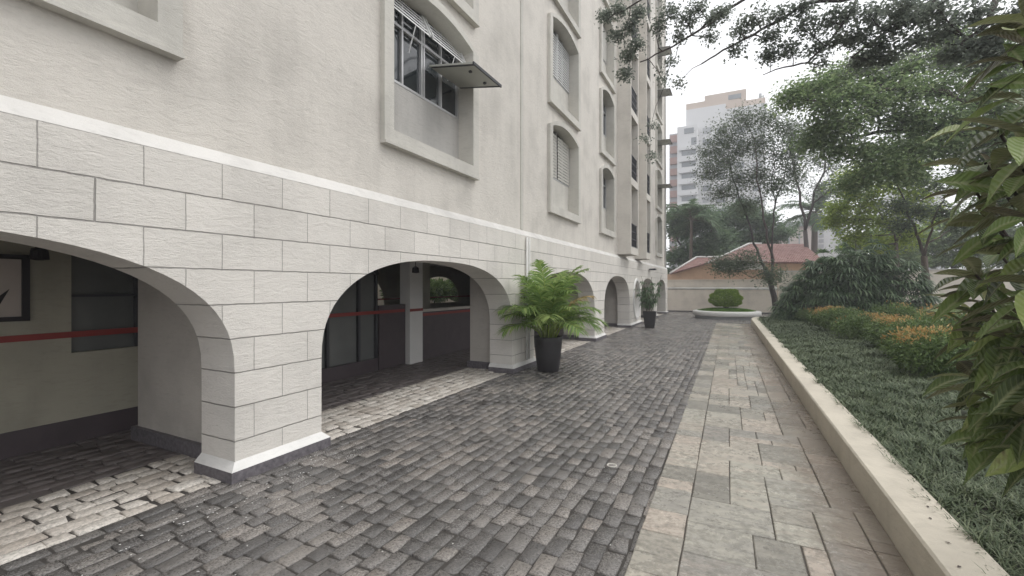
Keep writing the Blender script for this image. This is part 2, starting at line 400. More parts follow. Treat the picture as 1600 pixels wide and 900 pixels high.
# walkway of random ashlar slabs
def walkway():
    r = random.Random(5); U = .148
    g = MB()
    def slab(x0, x1, y0, y1):
        def wx(x, y):      # local 0..1.33 -> between the walkway's two edges
            return xl(y)+.0+x*(xr(y)-xl(y))/1.63
        k = .0042; z = .024+r.gauss(0, .0012); t = .006
        P = [(x0+k, y0+k), (x1-k, y0+k), (x1-k, y1-k), (x0+k, y1-k)]
        P = [(x+r.gauss(0, .002), y+r.gauss(0, .002)) for x, y in P]
        cx = (x0+x1)/2; cy = (y0+y1)/2
        V = [(wx(x, y), y, -.01) for x, y in P]+[(wx(x, y), y, z-.005) for x, y in P]
        V += [(wx(x+(t if x < cx else -t), y), y+(t if y < cy else -t), z) for x, y in P]
        F = [(q+o, (q+1) % 4+o, (q+1) % 4+4+o, q+4+o) for o in (0, 4) for q in range(4)]+[(8, 9, 10, 11)]
        g.add(V, F)
    y = -1.
    while y < 24.4:
        l = r.choice((.22, .30, .36, .44, .50)); slab(0, .30, y, y+l); y += l
    NX, NY = 9, int(25.4/U); occ = [[False]*NX for _ in range(NY)]
    for j in range(NY):
        for i in range(NX):
            if occ[j][i]: continue
            w = r.choice((2, 2, 3, 3, 4)); h = r.choice((1, 2, 3, 3, 4)) if w > 1 else r.choice((1, 2, 2))
            while i+w > NX or any(occ[j][i+q] for q in range(min(w, NX-i))): w -= 1
            h = min(h, NY-j)
            for a in range(h):
                for b in range(w): occ[j+a][i+b] = True
            slab(.30+i*U, .30+(i+w)*U, -1+j*U, -1+(j+h)*U)
    return g
tag(walkway().build('walkway', M['slab']), kind='structure')
g = MB(); g.quad((xl(-1), -1, .013), (xr(-1)+.03, -1, .013), (xr(24.4)+.03, 24.4, .013), (xl(24.4), 24.4, .013))
tag(g.build('walkway_joints', M['slabbed']), kind='structure')

# planter bed
BED = .30
Lp = [(xr(y), y) for y in (-3, 3, 9, 15, 20, 24.2)]+[(.66, 25.0), (.85, 25.7), (1.3, 26.4), (2.0, 27.2), (2.6, 28.6), (2.9, 30.4), (3.0, 34)]
g = MB(); V = [(x+.12, y, BED-.06) for x, y in Lp]+[(30, y, BED-.06) for x, y in Lp]; k = len(Lp)
g.add(V, [(i, i+k, i+k+1, i+1)[::1] for i in range(k-1)]); tag(g.build('planting_bed', M['soil']), kind='structure')

# ------------------------------------------------------------------ the apartment building
LX, UX = -4.25, -4.40
Y0, Y1 = -8.3, 32.0
ARCH = [(-5.67, 2.43), (.18, 2.43), (6.03, 2.43), (12.1, 2.5), (17.92, 2.12), (24.6, 2.0), (29.4, 1.8)]
SPR, TOP = 1.0, 2.25
def arch_z(c, a):
    return lambda y: SPR+(TOP-SPR)*max(0., 1-min(1., abs(y-c)/a)**2.5)**.4
holes = [(c-a, c+a, (lambda y: 0.), arch_z(c, a), 'arch') for c, a in ARCH]
OC, OA, OB, OZ = 21.55, .72, .86, 1.25
holes.append((OC-OA, OC+OA, lambda y: OZ-OB*math.sqrt(max(0, 1-((y-OC)/OA)**2)), lambda y: OZ+OB*math.sqrt(max(0, 1-((y-OC)/OA)**2)), 'oc'))

def panel(g, x, y0, y1, z0, z1, holes, mi=0, N=40, flip=False):
    ys = {y0, y1}
    for a, b, lo, hi, *_ in holes:
        for q in range(N+1): ys.add(min(y1, max(y0, (a+b)/2-(b-a)/2*math.cos(math.pi*q/N))))
    ys = sorted(ys); ys = [y for i, y in enumerate(ys) if i == 0 or y-ys[i-1] > 1e-5]
    for a, b in zip(ys, ys[1:]):
        m = (a+b)/2
        act = sorted([h for h in holes if h[0] < m < h[1]], key=lambda h: h[2](m))
        lo = [z0, z0]
        for h in act+[None]:
            hi = [h[2](a), h[2](b)] if h else [z1, z1]
            if hi[0]-lo[0] > 1e-4 or hi[1]-lo[1] > 1e-4:
                q = [(x, a, lo[0]), (x, b, lo[1]), (x, b, hi[1]), (x, a, hi[0])]
                g.quad(*(q[::-1] if flip else q), mi)
            if h: lo = [h[3](a), h[3](b)]
bld = empty('apartment_building', (0, 0, 0), 0, 'cream plastered apartment block with a rusticated arcade of wide arches at ground level', 'building')
g = MB()
panel(g, LX, Y0, Y1, 0, 2.98, holes)
BX = -4.79
panel(g, BX, Y0, Y1, 0, 2.9, holes, 1, flip=True)
for a, b, lo, hi, kd in holes:
    N = 44; yy = [(a+b)/2-(b-a)/2*math.cos(math.pi*q/N) for q in range(N+1)]
    for p, q in zip(yy, yy[1:]):
        g.quad((LX, p, hi(p)), (LX, q, hi(q)), (BX, q, hi(q)), (BX, p, hi(p)), 1)
        if kd == 'oc': g.quad((LX, q, lo(q)), (LX, p, lo(p)), (BX, p, lo(p)), (BX, q, lo(q)), 2)
    if kd == 'arch':
        g.quad((LX, a, 0), (LX, a, SPR), (BX, a, SPR), (BX, a, 0), 1)
        g.quad((LX, b, 0), (BX, b, 0), (BX, b, SPR), (LX, b, SPR), 1)
g.quad((LX, Y1, 0), (-13, Y1, 0), (-13, Y1, 2.98), (LX, Y1, 2.98), 1)
g.build('arcade_wall', [M['lower'], M['jamb'], M['whitetrim']], bld)
g = MB(); g.quad((LX, Y0, 2.98), (LX, Y1, 2.98), (UX-.002, Y1, 3.132), (UX-.002, Y0, 3.132))
g.quad((LX, Y1, 2.98), (-13, Y1, 2.98), (-13, Y1, 3.13), (UX, Y1, 3.13))
g.build('ledge', M['ledge'], bld)
# white rim round the round opening
g = MB(); N = 48
for q in range(N):
    a0, a1 = 2*math.pi*q/N, 2*math.pi*(q+1)/N
    def P(a, k, x): return (x, OC+(OA+k)*math.cos(a), OZ+(OB+k)*math.sin(a))
    for (k0, x0), (k1, x1) in (((.0, LX-.1), (.0, LX+.05)), ((.0, LX+.05), (.1, LX+.05)), ((.1, LX+.05), (.13, LX-.01))):
        g.quad(P(a0, k0, x0), P(a1, k0, x0), P(a1, k1, x1), P(a0, k1, x1))
tag(g.build('round_opening_rim', M['white'], bld, True), 'thick white rim round the oval opening')

# skirting on every pier
piers = [(-3.24, -2.25), (2.61, 3.60), (8.46, 9.6), (14.6, 15.8), (20.04, 22.6), (26.6, 27.6), (31.2, 32.0)]
fin_x = -6.48
for a, b in piers:
    g = MB(); e = .07
    x0, x1, a0, b0 = LX+e, BX-.0, a-e, b+e
    outer = [(x1, a0), (x0, a0), (x0, b0), (x1, b0)]; inner = [(x1, a), (LX, a), (LX, b), (x1, b)]
    for i in range(3):
        p, q = outer[i], outer[i+1]; r_, s_ = inner[i], inner[i+1]
        g.quad((*p, 0), (*q, 0), (*q, .115), (*p, .115), 0)
        g.quad((*p, .115), (*q, .115), (*s_, .185), (*r_, .185), 1)
    g.quad((x1, a0, 0), (x1, a0, .115), (x1, a, .185), (x1, a, 0), 0); g.quad((x1, b0, 0), (x1, b, 0), (x1, b, .185), (x1, b0, .115), 0)
    g.build('pier_skirting', [M['granite'], M['whitetrim']], bld)
    g = MB(); fa, fb = a+.2, b-.2; fin_x = -6.48 if abs(a-2.61) < .1 else -5.42
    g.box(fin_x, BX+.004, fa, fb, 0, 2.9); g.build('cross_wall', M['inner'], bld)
    g = MB(); g.box(fin_x-.05, BX-.003, fa-.05, fb+.05, 0, .16); g.build('cross_wall_skirting', M['granite'], bld)

# garage interior
g = MB(); g.box(-13, BX, Y0, Y1, 2.78, 2.9); g.build('ceiling', M['ceiling'], bld)
g = MB(); g.box(-7.2, -7.0, Y0, 2.38, .28, 2.78); g.box(-7.2, -7.0, 2.38, 4.1, .28, 1.06); g.box(-7.2, -7.0, 2.38, 4.1, 2.62, 2.78)
g.box(-7.2, -7.0, 13.4, 32, .28, 2.78)
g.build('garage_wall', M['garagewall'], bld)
g = MB(); g.box(-7.2, -6.985, Y0, 7.4, 0, .28); g.box(-7.2, -6.985, 13.4, 32, 0, .28); g.build('garage_wall_skirting', M['darkwall'], bld)
g = MB(); g.box(-7.15, -7.08, 2.38, 4.1, 1.06, 2.62)
o = g.build('garage_window', M['greyglass'], bld)
g = MB(); g.box(-7.08, -7.03, 3.02, 3.07, 1.06, 2.62); g.box(-7.08, -7.03, 2.38, 4.1, 1.72, 1.75); g.build('frame', M['iron'], o)
g = MB()
g.box(-7.12, -7.08, 4.1, 7.45, .28, 2.78)
o = g.build('glass_partition', M['greyglass'], bld)
g = MB()
for y in (4.1, 5.0, 5.55, 6.1, 6.9, 7.4): g.box(-7.08, -7.02, y-.03, y+.03, .28, 2.78)
g.box(-7.08, -7.02, 4.1, 7.45, 2.1, 2.15)
g.build('frame', M['iron'], o)
g = MB(); g.box(-7.15, -7.02, 7.47, 8.34, 0, 1.42); g.box(-7.15, -7.02, 8.86, 13.4, 0, 1.2); g.box(-7.15, -7.02, 8.86, 13.4, 1.2, 1.27, 1)
g.build('low_partition', [M['darkwall'], M['inner']], bld)
g = MB(); g.box(-7.2, -6.9, 8.36, 8.84, 0, 2.78); g.build('pillar', M['white'], bld)
for x, y in ((-9.3, 6.1), (-9.3, 11.8), (-9.3, 1.), (-9.3, 17.)):
    g = MB(); g.box(x-.2, x+.2, y-.25, y+.25, 0, 2.78); g.build('pillar', M['garagewall'], bld)
g = MB(); g.box(-6.998, -6.985, Y0, 7.45, 1.245, 1.315); g.box(-7.018, -7.005, 7.47, 8.3, 1.245, 1.31); g.box(-6.9, -6.888, 8.36, 8.84, 1.245, 1.31)
g.box(-7.018, -7.003, 8.9, 13.4, 1.10, 1.165)
g.build('red_stripe', M['red'], bld)
g = MB(); g.tube([(-5.9, Y0, 2.66), (-5.9, Y1, 2.66)], .045, 10); g.tube([(-6.3, Y0, 2.70), (-6.3, Y1, 2.70)], .03, 8); g.tube([(-5.9, 5.2, 2.66), (-7.0, 5.2, 2.66)], .03, 8)
g.build('ceiling_pipe', M['whitetrim'], bld, True)
g = MB(); g.box(-6.99, -6.95, .55, .75, 1.0, 1.2); g.build('switch_box', M['beigeslat'], bld)
# far side of the garage: wall with openings to a back court
bh = [(c-1.7, c+1.7, (lambda y: 1.05), (lambda y, c=c: 1.05+1.25*max(0, 1-abs((y-c)/1.7)**2.5)**.4)) for c in (1, 7, 12.2, 17.6, 24)]
g = MB(); panel(g, -12.6, Y0, Y1, 0, 2.8, bh, N=16); panel(g, -12.8, Y0, Y1, 0, 2.8, bh, N=16, flip=True)
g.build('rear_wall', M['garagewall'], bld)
g = MB(); g.box(-12.59, -12.57, Y0, 32, 1.3, 1.36); g.build('red_stripe', M['red'], bld)
court = MB(); court.box(-17.3, -17, -8, 34, 0, 3.2)
tag(court.build('court_wall', M['cream']), 'white wall of the back court seen through the garage openings', 'wall')

# upper wall and windows
def arc(c, hw, spring, rise): return lambda y: spring+rise*max(0., 1-((y-c)/hw)**2)
FL = 2.86
COLS = [(.95, 2.5, 3, 3.86), (5.95, 2.5, 3, 3.86), (12.05, 2.5, 4, 3.80), (16.7, 2.05, 5, 3.78), (29.1, 2.3, 7, 3.70)]
uh = []; IW = .19
for c, w, nf, zb in COLS:
    hw = w/2-IW
    for k in range(nf):
        z = zb+k*FL
        uh.append((c-hw, c+hw, (lambda y, z=z: z+.19), arc(c, hw, z+2.27, .2)))
BAYS = [(18.38, 19.95), (21.9, 23.1)]
for a, b in BAYS: uh.append((a+.1, b-.1, lambda y: 3.2, lambda y: 23.3))
g = MB(); panel(g, UX, Y0, Y1, 3.13, 23.8, uh, N=14)
g.quad((UX, Y1, 3.13), (-13, Y1, 3.13), (-13, Y1, 23.8), (UX, Y1, 23.8)); g.quad((UX, Y0, 3.13), (UX, Y0, 23.8), (-13, Y0, 23.8), (-13, Y0, 3.13))
g.box(-13, UX+.05, Y0, Y1, 23.8, 24.2); g.quad((-13, Y0, 2.9), (-13, Y1, 2.9), (-13, Y1, 23.8), (-13, Y0, 23.8))
g.build('upper_wall', M['upper'], bld)

def surround(w):
    "local: x outward from the wall plane, y along, z up from the surround's foot"
    g = MB(); hw, hi = w/2, w/2-IW; px, bx = .085, -.34
    N = 18
    lo_o, lo_i = 0, .19
    ao, ai = arc(0, hw, 2.27, .34), arc(0, hi, 2.27, .2)
    ys = [-hi+2*hi*q/N for q in range(N+1)]
    def ring(x, flip=False):
        def Q(*q): g.quad(*(q[::-1] if flip else q))
        Q((x, -hw, 0), (x, hw, 0), (x, hw, .19), (x, -hw, .19))
        for s in (-1, 1):
            a, b = sorted((s*hw, s*hi)); Q((x, a, .19), (x, b, .19), (x, b, 2.27+(0 if abs(b) == hw else ao(b)-2.27)), (x, a, 2.27+(0 if abs(a) == hw else ao(a)-2.27)))
        for p, q in zip(ys, ys[1:]): Q((x, p, ai(p)), (x, q, ai(q)), (x, q, ao(q)), (x, p, ao(p)))
    ring(px)
    # outer edge
    yo = [-hw]+ys+[hw]; top = [(y, 2.27 if abs(y) == hw else ao(y)) for y in yo]
    loop = [(-hw, 0)]+[(-hw, 2.27)]+top[1:-1]+[(hw, 2.27), (hw, 0)]
    for (a, za), (b, zb_) in zip(loop, loop[1:]+loop[:1]): g.quad((-.01, a, za), (-.01, b, zb_), (px, b, zb_), (px, a, za))
    li = [(-hi, .19)]+[(y, ai(y)) for y in ys]+[(hi, .19)]
    for (a, za), (b, zb_) in zip(li, li[1:]+li[:1]): g.quad((px, a, za), (px, b, zb_), (bx, b, zb_), (bx, a, za))
    # drip at the foot
    g.box(-.004, px+.025, -hw-.0, hw+.0, -.035, .0)
    return g
def bars(w, x, ys, zs, t, zl=(1.1, 2.1), d=.03):
    g = MB()
    for y in ys: g.box(x-d, x, y-t/2, y+t/2, zl[0], zl[1])
    for z in zs: g.box(x-d+.002, x+.002, -w, w, z-t/2, z+t/2)
    return g
def make_window(style, w, parent, loc):
    "styles: awning (open), blind (closed slats), grid, glass"
    hi = w/2-IW; xb = -.25
    o = surround(w).build('window', M['trim'], parent, loc=loc)
    g = MB(); g.box(xb-.08, xb+.01, -hi, hi, .19, 1.08); g.build('apron', M['apron'] if style == 'awning' else M['trim'], o)
    g = MB(); g.box(xb-.06, xb-.03, -hi, hi, 1.08, 2.5); g.build('pane', M['glass'] if style != 'grid' else M['greyglass'], o)
    fr = bars(hi, xb+.015, [-hi+.03, -hi*.48, -.03, .03, hi*.48, hi-.03], [1.1, 1.98], .038, (1.08, 2.45), .05)
    fr.build('frame', M['alu'], o)
    if style == 'blind':
        g = MB()
        for y0, y1 in ((-hi+.05, -.04), (.04, hi-.05)):
            z = 1.12
            while z < 2.3:
                g.add([(xb+.03, y0, z), (xb+.03, y1, z), (xb+.05, y1, z+.06), (xb+.05, y0, z+.06), (xb+.0, y0, z+.085), (xb+.0, y1, z+.085)], [(0, 1, 2, 3), (3, 2, 5, 4)]); z += .088
        g.build('slatted_shutter', M['beigeslat'], o)
    if style == 'grid':
        g = MB()
        z = 1.12
        while z < 2.3: g.box(xb+.03, xb+.045, -hi+.04, hi-.04, z, z+.03); z += .075
        g.box(xb+.02, xb+.06, -.02, .02, 1.1, 2.4); g.build('slatted_shutter', M['slat'], o)
    if style == 'awning':
        for y0, y1 in ((-hi+.02, -.03), (.03, hi-.02)):
            g = MB(); p0 = np.array([xb+.02, 2.40]); p1 = np.array([xb+.19, 2.05]); d = (p1-p0)/np.linalg.norm(p1-p0); nn = np.array([-d[1], d[0]])
            for q in range(5):
                c_ = p0+d*(.04+q*.085); a_ = c_-d*.024; b_ = c_+d*.024
                g.add([(a_[0], y0, a_[1]), (a_[0], y1, a_[1]), (b_[0], y1, b_[1]), (b_[0], y0, b_[1]), ], [(0, 1, 2, 3)])
            for y in (y0, y1-.03):
                g.add([(p0[0]-.01, y, p0[1]), (p0[0]+.02, y, p0[1]+.02), (p1[0]+.02, y, p1[1]+.02), (p1[0]-.01, y, p1[1]-.01),
                       (p0[0]-.01, y+.03, p0[1]), (p0[0]+.02, y+.03, p0[1]+.02), (p1[0]+.02, y+.03, p1[1]+.02), (p1[0]-.01, y+.03, p1[1]-.01)],
                      [(0, 1, 2, 3), (4, 7, 6, 5), (0, 4, 5, 1), (1, 5, 6, 2), (2, 6, 7, 3), (3, 7, 4, 0)])
            g.tube([(xb+.03, (y0*.35+y1*.65), 1.66), (p1[0], (y0*.35+y1*.65)-.02, p1[1])], .009, 6)
            g.build('slatted_awning', M['slat'], o)
    return o
def shutter_panel(parent, y0, y1, z, out=.85, drop=.14, x0=-.2):
    g = MB(); t = .028
    V = [(x0, y0, z), (x0, y1, z), (x0+out, y1, z-drop), (x0+out, y0, z-drop)]
    V += [(a, b, c+t) for a, b, c in V]
    g.add(V, [(0, 3, 2, 1), (4, 5, 6, 7), (0, 1, 5, 4), (1, 2, 6, 5), (2, 3, 7, 6), (3, 0, 4, 7)])
    o = g.build('flap_shutter', M['panel'], parent)
    g = MB()
    for y in (y0+.02, y1-.05):
        g.add([(x0+.02, y, z-.012), (x0+.02, y+.03, z-.012), (x0+out-.0, y+.03, z-drop-.012), (x0+out-.0, y, z-drop-.012), (x0+.02, y, z+.0), (x0+.02, y+.03, z), (x0+out, y+.03, z-drop), (x0+out, y, z-drop)],
              [(0, 3, 2, 1), (0, 1, 5, 4), (1, 2, 6, 5), (2, 3, 7, 6), (3, 0, 4, 7)])
    g.box(x0+out-.004, x0+out+.022, y0, y1, z-drop-.012, z-drop+.034)
    for fy in (.25, .75): g.box(x0+out*.75, x0+out*.8, y0+(y1-y0)*fy-.02, y0+(y1-y0)*fy+.02, z-drop*.8-.03, z-drop*.8-.002)
    g.build('flap_frame', M['iron'], o)
    return o
proto = {}
styles = [['blind', 'glass', 'glass'], ['awning', 'grid', 'glass'], ['blind', 'grid', 'glass', 'blind'], ['glass', 'glass', 'blind', 'glass', 'glass'], ['glass', 'blind', 'glass', 'glass', 'glass', 'blind', 'glass']]
for ci, (c, w, nf, zb) in enumerate(COLS):
    for k in range(nf):
        st = styles[ci][k]; key = (st, w); loc = (UX, c, zb+k*FL)
        if key not in proto or st == 'awning': o = make_window(st, w, bld, loc); proto[key] = o
        else: o = copy_tree(proto[key], bld, loc)
        o['_c'] = ci; o['_k'] = k
        if ci == 1 and k == 0: shutter_panel_later = o
        if ci == 4: o['_flap'] = 1
for o in [x for x in bld.children if x.name.startswith('window')]:
    if o['_c'] == 1 and o['_k'] == 0:
        shutter_panel(o, .12, 1.06, 1.66); o['label'] = 'first floor window with tilted slatted awnings and one flap held out'
    if o['_c'] == 4 and o['_k'] in (1, 2, 3, 4, 6):
        shutter_panel(o, -.2, .95, (1.5, 1.6, 1.5, 1.75)[o['_k'] % 4], .9, .06)
    if o['_c'] == 2 and o['_k'] == 0: o['label'] = 'window with closed beige slatted shutters'
    for q in ('_c', '_k', '_flap'):
        if q in o: del o[q]

# balconies in the two projecting bays
OUT = -3.85
for bi, (a, b) in enumerate(BAYS):
    g = MB(); top = 23.4
    g.box(-5.5, OUT, a, a+.1, 3.16, top); g.box(-5.5, OUT, b-.12, b, 3.16, top)
    for k in range(8):
        z = 3.16+k*2.84
        if z+.3 > top+.2: break
        g.box(-5.5, OUT-.003, a+.1, b-.12, z, z+.30)
    bay = g.build('projecting_bay', M['upper'], bld)
    pr_ = None
    for k in range(7):
        z = 3.46+k*2.84
        if pr_ is None:
            g = MB()
            g.box(-5.42, -5.36, a+.1, b-.12, 0, 2.54); door = g.build('balcony_door', M['glass'], bld, loc=(0, 0, z))
            h = MB(); h.box(-5.36, -5.32, (a+b)/2-.03, (a+b)/2+.03, 0, 2.54); h.box(-5.36, -5.32, a+.1, b-.12, 2.0, 2.05); h.build('frame', M['alu'], door)
            r_ = MB(); n = int((b-a-.22)/.085)
            for i in range(n+1): r_.box(OUT-.07, OUT-.05, a+.11+i*.085, a+.125+i*.085, .0, .95)
            for zz in (.02, .33, .64, .95): r_.box(OUT-.08, OUT-.04, a+.1, b-.12, zz, zz+.035)
            rail = r_.build('railing', M['iron'], bld, loc=(0, 0, z)); pr_ = (door, rail)
        else:
            copy_tree(pr_[0], bld, (0, 0, z)); copy_tree(pr_[1], bld, (0, 0, z))
# expansion joint and downpipe
g = MB(); g.box(UX-.004, UX+.022, 9.17, 9.29, 3.14, 23.8); g.build('joint_cover', M['trim'], bld)
g = MB(); g.tube([(LX+.04, 9.12, .2), (LX+.04, 9.12, 2.95)], .028, 10); g.tube([(LX+.035, 9.26, .2), (LX+.035, 9.26, 2.95)], .02, 10)
g.build('downpipe', M['whitetrim'], bld, True)
g = MB(); g.tube([(UX+.05, 31.8, 3.1), (UX+.05, 31.8, 23.8)], .05, 10); g.build('downpipe', M['white'], bld, True)
for y in (1.4, 6.1):
    pass

# framed sign in the garage
t = empty('framed_sign', (-6.99, 1.42, 1.52), 0, 'black framed sign with a dark curved arrow hanging on the garage back wall', 'sign')
g = MB(); g.box(0, .02, -.55, .55, 0, .62); g.build('board', plain('sign_board', (.42, .37, .33), .6), t)
g = MB()
for a in ((-.6, .6, -.05, 0), (-.6, .6, .62, .67)): g.box(0, .045, a[0], a[1], a[2], a[3])
for a in ((-.6, -.54), (.54, .6)): g.box(0, .045, a[0], a[1], 0, .62)
g.build('frame', M['black'], t)
P = [(-.4, .25), (-.25, .14), (0, .1), (.28, .13), (.45, .3), (.36, .09), (.3, .06), (0, .03), (-.28, .07)]
g = MB(); g.add([(.021, y, z) for y, z in P]+[(.026, y, z) for y, z in P], [tuple(range(9, 18))]+[(i, (i+1) % 9, (i+1) % 9+9, i+9) for i in range(9)]); g.build('curved_mark', M['black'], t)
# garage ceiling lamps (unlit)
for i, (x, y, lb) in enumerate(((-6.8, 2.05, 'small dark spotlight high on the cream garage wall'), (-6.2, 7.7, 'small dark lamp hanging from the garage ceiling in the second arch'))):
    t = empty('wall_lamp' if i == 0 else 'hanging_lamp', (x, y, 2.2), 0, lb, 'lamp')
    g = MB(); g.lathe([(.02, .08), (.07, .04), (.08, -.06), (.03, -.07)], 14, cap=True); g.build('lamp_shade', M['black'], t)
    g = MB()
    if i == 0: g.tube([(-.2, 0, .06), (0, 0, .06)], .012)
    else: g.tube([(0, 0, .07), (0, 0, .58)], .006)
    g.build('bracket' if i == 0 else 'cord', M['black'], t)
t = empty('flood_light', (LX, 24.9, 2.70), 0, 'dark flat flood light fixed to the wall above the farther pot', 'lamp')
g = MB(); g.cbox(.05, .35, -.22, .22, 0, .09, .01); g.build('housing', M['iron'], t)
g = MB(); g.box(0, .06, -.05, .05, .02, .07); g.build('bracket', M['iron'], t)

# ------------------------------------------------------------------ planter wall
g = MB(); Wt = .31; prof = [(0, -.02), (0, .285), (.015, .30), (Wt-.015, .30), (Wt, .285), (Wt, .1)]
Pn = [np.array([x, y]) for x, y in Lp]; V = []
for i, p in enumerate(Pn):
    d = (Pn[min(i+1, len(Pn)-1)]-Pn[max(i-1, 0)]); d = d/np.linalg.norm(d); nrm = np.array([d[1], -d[0]])
    V += [(p[0]+nrm[0]*o_, p[1]+nrm[1]*o_, z) for o_, z in prof]
k = len(prof)
g.add(V, [(i*k+j, i*k+j+1, (i+1)*k+j+1, (i+1)*k+j) for i in range(len(Pn)-1) for j in range(k-1)]+[tuple(range(k))])
tag(g.build('planter_wall', M['kerb']), 'low cream plastered kerb wall along the right side of the slab walkway', 'wall')

# ------------------------------------------------------------------ boundary walls, houses, towers
t = empty('boundary_wall', (0, 34, 0), 0, 'cream wall with a rounded band across the end of the driveway behind the round bed', 'wall')
g = MB(); g.box(-5.2, 2.35, 0, .25, 0, 2.25); g.box(-5.2, 2.35, -.06, .31, 2.25, 2.31); g.build('wall', M['cream'], t)
g = MB(); g.tube([(-5.2, -.0, 1.68), (2.35, -.0, 1.68)], .085, 10); g.build('moulding', M['whitetrim'], t, True)
g = MB(); g.box(-5.2, 2.35, -.05, .0, 0, .1); g.build('skirting', M['granite'], t)
t = empty('garden_wall', (2.4, 34.1, 0), 0, 'taller pale cream wall behind the planting bed to the right of the slender tree', 'wall')
g = MB(); g.box(0, 26, 0, .25, 0, 2.78); g.build('wall', M['cream'], t); g = MB(); g.box(0, 26, -.05, .3, 2.78, 2.85); g.build('coping', M['whitetrim'], t)

def tilemat():
    t = NT('red_roof_tile'); p = t.coord(); w = t.n('TexWave', wave_type='BANDS', bands_direction='Z'); w.inputs['Scale'].default_value = 3.6; w.inputs['Distortion'].default_value = .4
    t.l(p, w.inputs[0]); w2 = t.n('TexWave', wave_type='BANDS', bands_direction='X'); w2.inputs['Scale'].default_value = 3.; t.l(p, w2.inputs[0])
    c = t.ramp(t.noise(p, 2.5, 5), [(.3, (.14, .05, .045)), (.5, (.24, .095, .085)), (.75, (.36, .22, .20))])
    c = t.mix(t.ramp(w.outputs['Fac'], [(.35, .55), (.5, 0.)]), c, (.45, .33, .28))
    return t.pr(c, .8, t.bump(t.math('ADD', w.outputs['Fac'], w2.outputs['Fac']), .06, 1))
M['tile'] = tilemat()
def X3(u, v, Y): return pt(u, v, Y)
HY = 37.
def prism(g, pts, y0, y1, mi=0):
    n = len(pts); V = [(x, y0, z) for x, z in pts]+[(x, y1, z) for x, z in pts]
    g.add(V, [tuple(range(n)), tuple(range(2*n-1, n-1, -1))]+[(i, i+n, (i+1) % n+n, (i+1) % n)[::1] for i in range(n)], mi)
def xz(u, v, Y): p = pt(u, v, Y); return (p[0], p[2])
t = empty('peach_house', (0, 0, 0), 0, 'peach coloured house with a red tiled roof behind the end wall', 'house')
g = MB(); prism(g, [xz(1030, 470, HY), xz(1030, 431, HY), xz(1050, 427, HY), xz(1112, 410, HY), xz(1150, 410, HY), xz(1250, 440, HY), xz(1250, 470, HY)], HY, HY+5)
g.build('wall', M['peach'], t)
g = MB(); a = pt(1121, 407.5, HY-.4); b = pt(1196, 421, HY-.4); g.box(a[0], b[0], HY-.4, HY+3, b[2], a[2]); g.build('white_gable', M['white'], t)
def roof(g, lowL, lowR, topL, topR, yl, yt, th=.12):
    P = [(lowL[0], yl, lowL[1]), (lowR[0], yl, lowR[1]), (topR[0], yt, topR[1]), (topL[0], yt, topL[1])]
    g.add(P+[(x, y, z-th) for x, y, z in P], [(0, 1, 2, 3), (7, 6, 5, 4), (0, 4, 5, 1), (1, 5, 6, 2), (2, 6, 7, 3), (3, 7, 4, 0)])
g = MB(); roof(g, xz(1047, 427, HY-.4), xz(1118, 406.5, HY-.4), xz(1088, 402.5, HY+4), xz(1124, 402, HY+4), HY-.4, HY+4)
g.build('roof', M['tile'], t)
g = MB(); g.tube([pt(1047, 427, HY-.4), pt(1088, 402, HY+4), pt(1124, 401.5, HY+4)], .09, 8); g.tube([pt(1108, 410, HY-.7), pt(1170, 381, HY+5), pt(1190, 381, HY+5)], .1, 8); g.build('ridge_cap', M['whitetrim'], t, True)
g = MB(); roof(g, xz(1108, 409, HY-.7), xz(1290, 409, HY-.7), xz(1170, 381, HY+5), xz(1255, 381, HY+5), HY-.7, HY+5)
g.build('roof', M['tile'], t)
g = MB(); a = xz(1196, 409, HY-.3); b = xz(1290, 450, HY-.3); g.box(a[0], b[0], HY-.3, HY+3, b[1], a[1]); g.build('wall', M['peach'], t)

M['bwhite'] = plain('tower_white', (.62, .62, .62), .8, .06, .3)
M['bbeige'] = plain('tower_beige', (.50, .415, .35), .8, .1, .4)
M['bbrick'] = plain('tower_brick', (.36, .23, .20), .8, .1, 2)
M['bgrey'] = plain('tower_grey', (.38, .39, .40), .8, .08, .4)
M['bwin'] = plain('tower_window', (.22, .235, .25), .2, .2, .4)  # window tone lightened, distance haze put into the colour
M['bpink'] = plain('tower_pink', (.6, .52, .48), .8, .06, .3)
def rect(g, u0, v0, u1, v1, Y, d, mi=0):
    a = pt(u0, v0, Y); b = pt(u1, v1, Y); g.box(a[0], b[0], Y, Y+d, min(a[2], b[2]), max(a[2], b[2]), mi)
TY = 90.
t = empty('tall_apartment_tower', (0, 0, 0), 0, 'tall white apartment tower with terracotta penthouse seen behind the slender tree', 'building')
g = MB(); rect(g, 1058, 199, 1090, 470, TY, 16); rect(g, 1087, 178, 1196, 470, TY+3, 18); rect(g, 1072, 172, 1134, 205, TY+3.2, 16); g.build('wall', M['bwhite'], t)
g = MB(); rect(g, 1101, 150, 1166, 177, TY+4, 12); rect(g, 1165, 157, 1196, 186, TY+4.2, 12); rect(g, 1072, 163, 1102, 174, TY+4.1, 12); g.build('penthouse', M['bbeige'], t)
g = MB(); rect(g, 1046, 210, 1058, 470, TY+2, 10); g.build('side_wing', M['bgrey'], t)
for i in range(13):
    v = 212+i*17.3
    g = MB(); rect(g, 1047, v, 1058.5, v+9, TY+1.4, .7); g.build('balcony', M['bbrick'], t)
for i in range(10):
    v = 236+i*18
    g = MB(); rect(g, 1065, v, 1087, v+5, TY-.05, .4); g.build('window', M['bwin'], t)
for i in range(12):
    v = 200+i*18
    for u in (1098, 1120, 1150, 1176):
        g = MB(); rect(g, u, v, u+13, v+8, TY+2.95, .4); g.build('window', M['bwin'] if (i+u) % 3 else M['bgrey'], t)
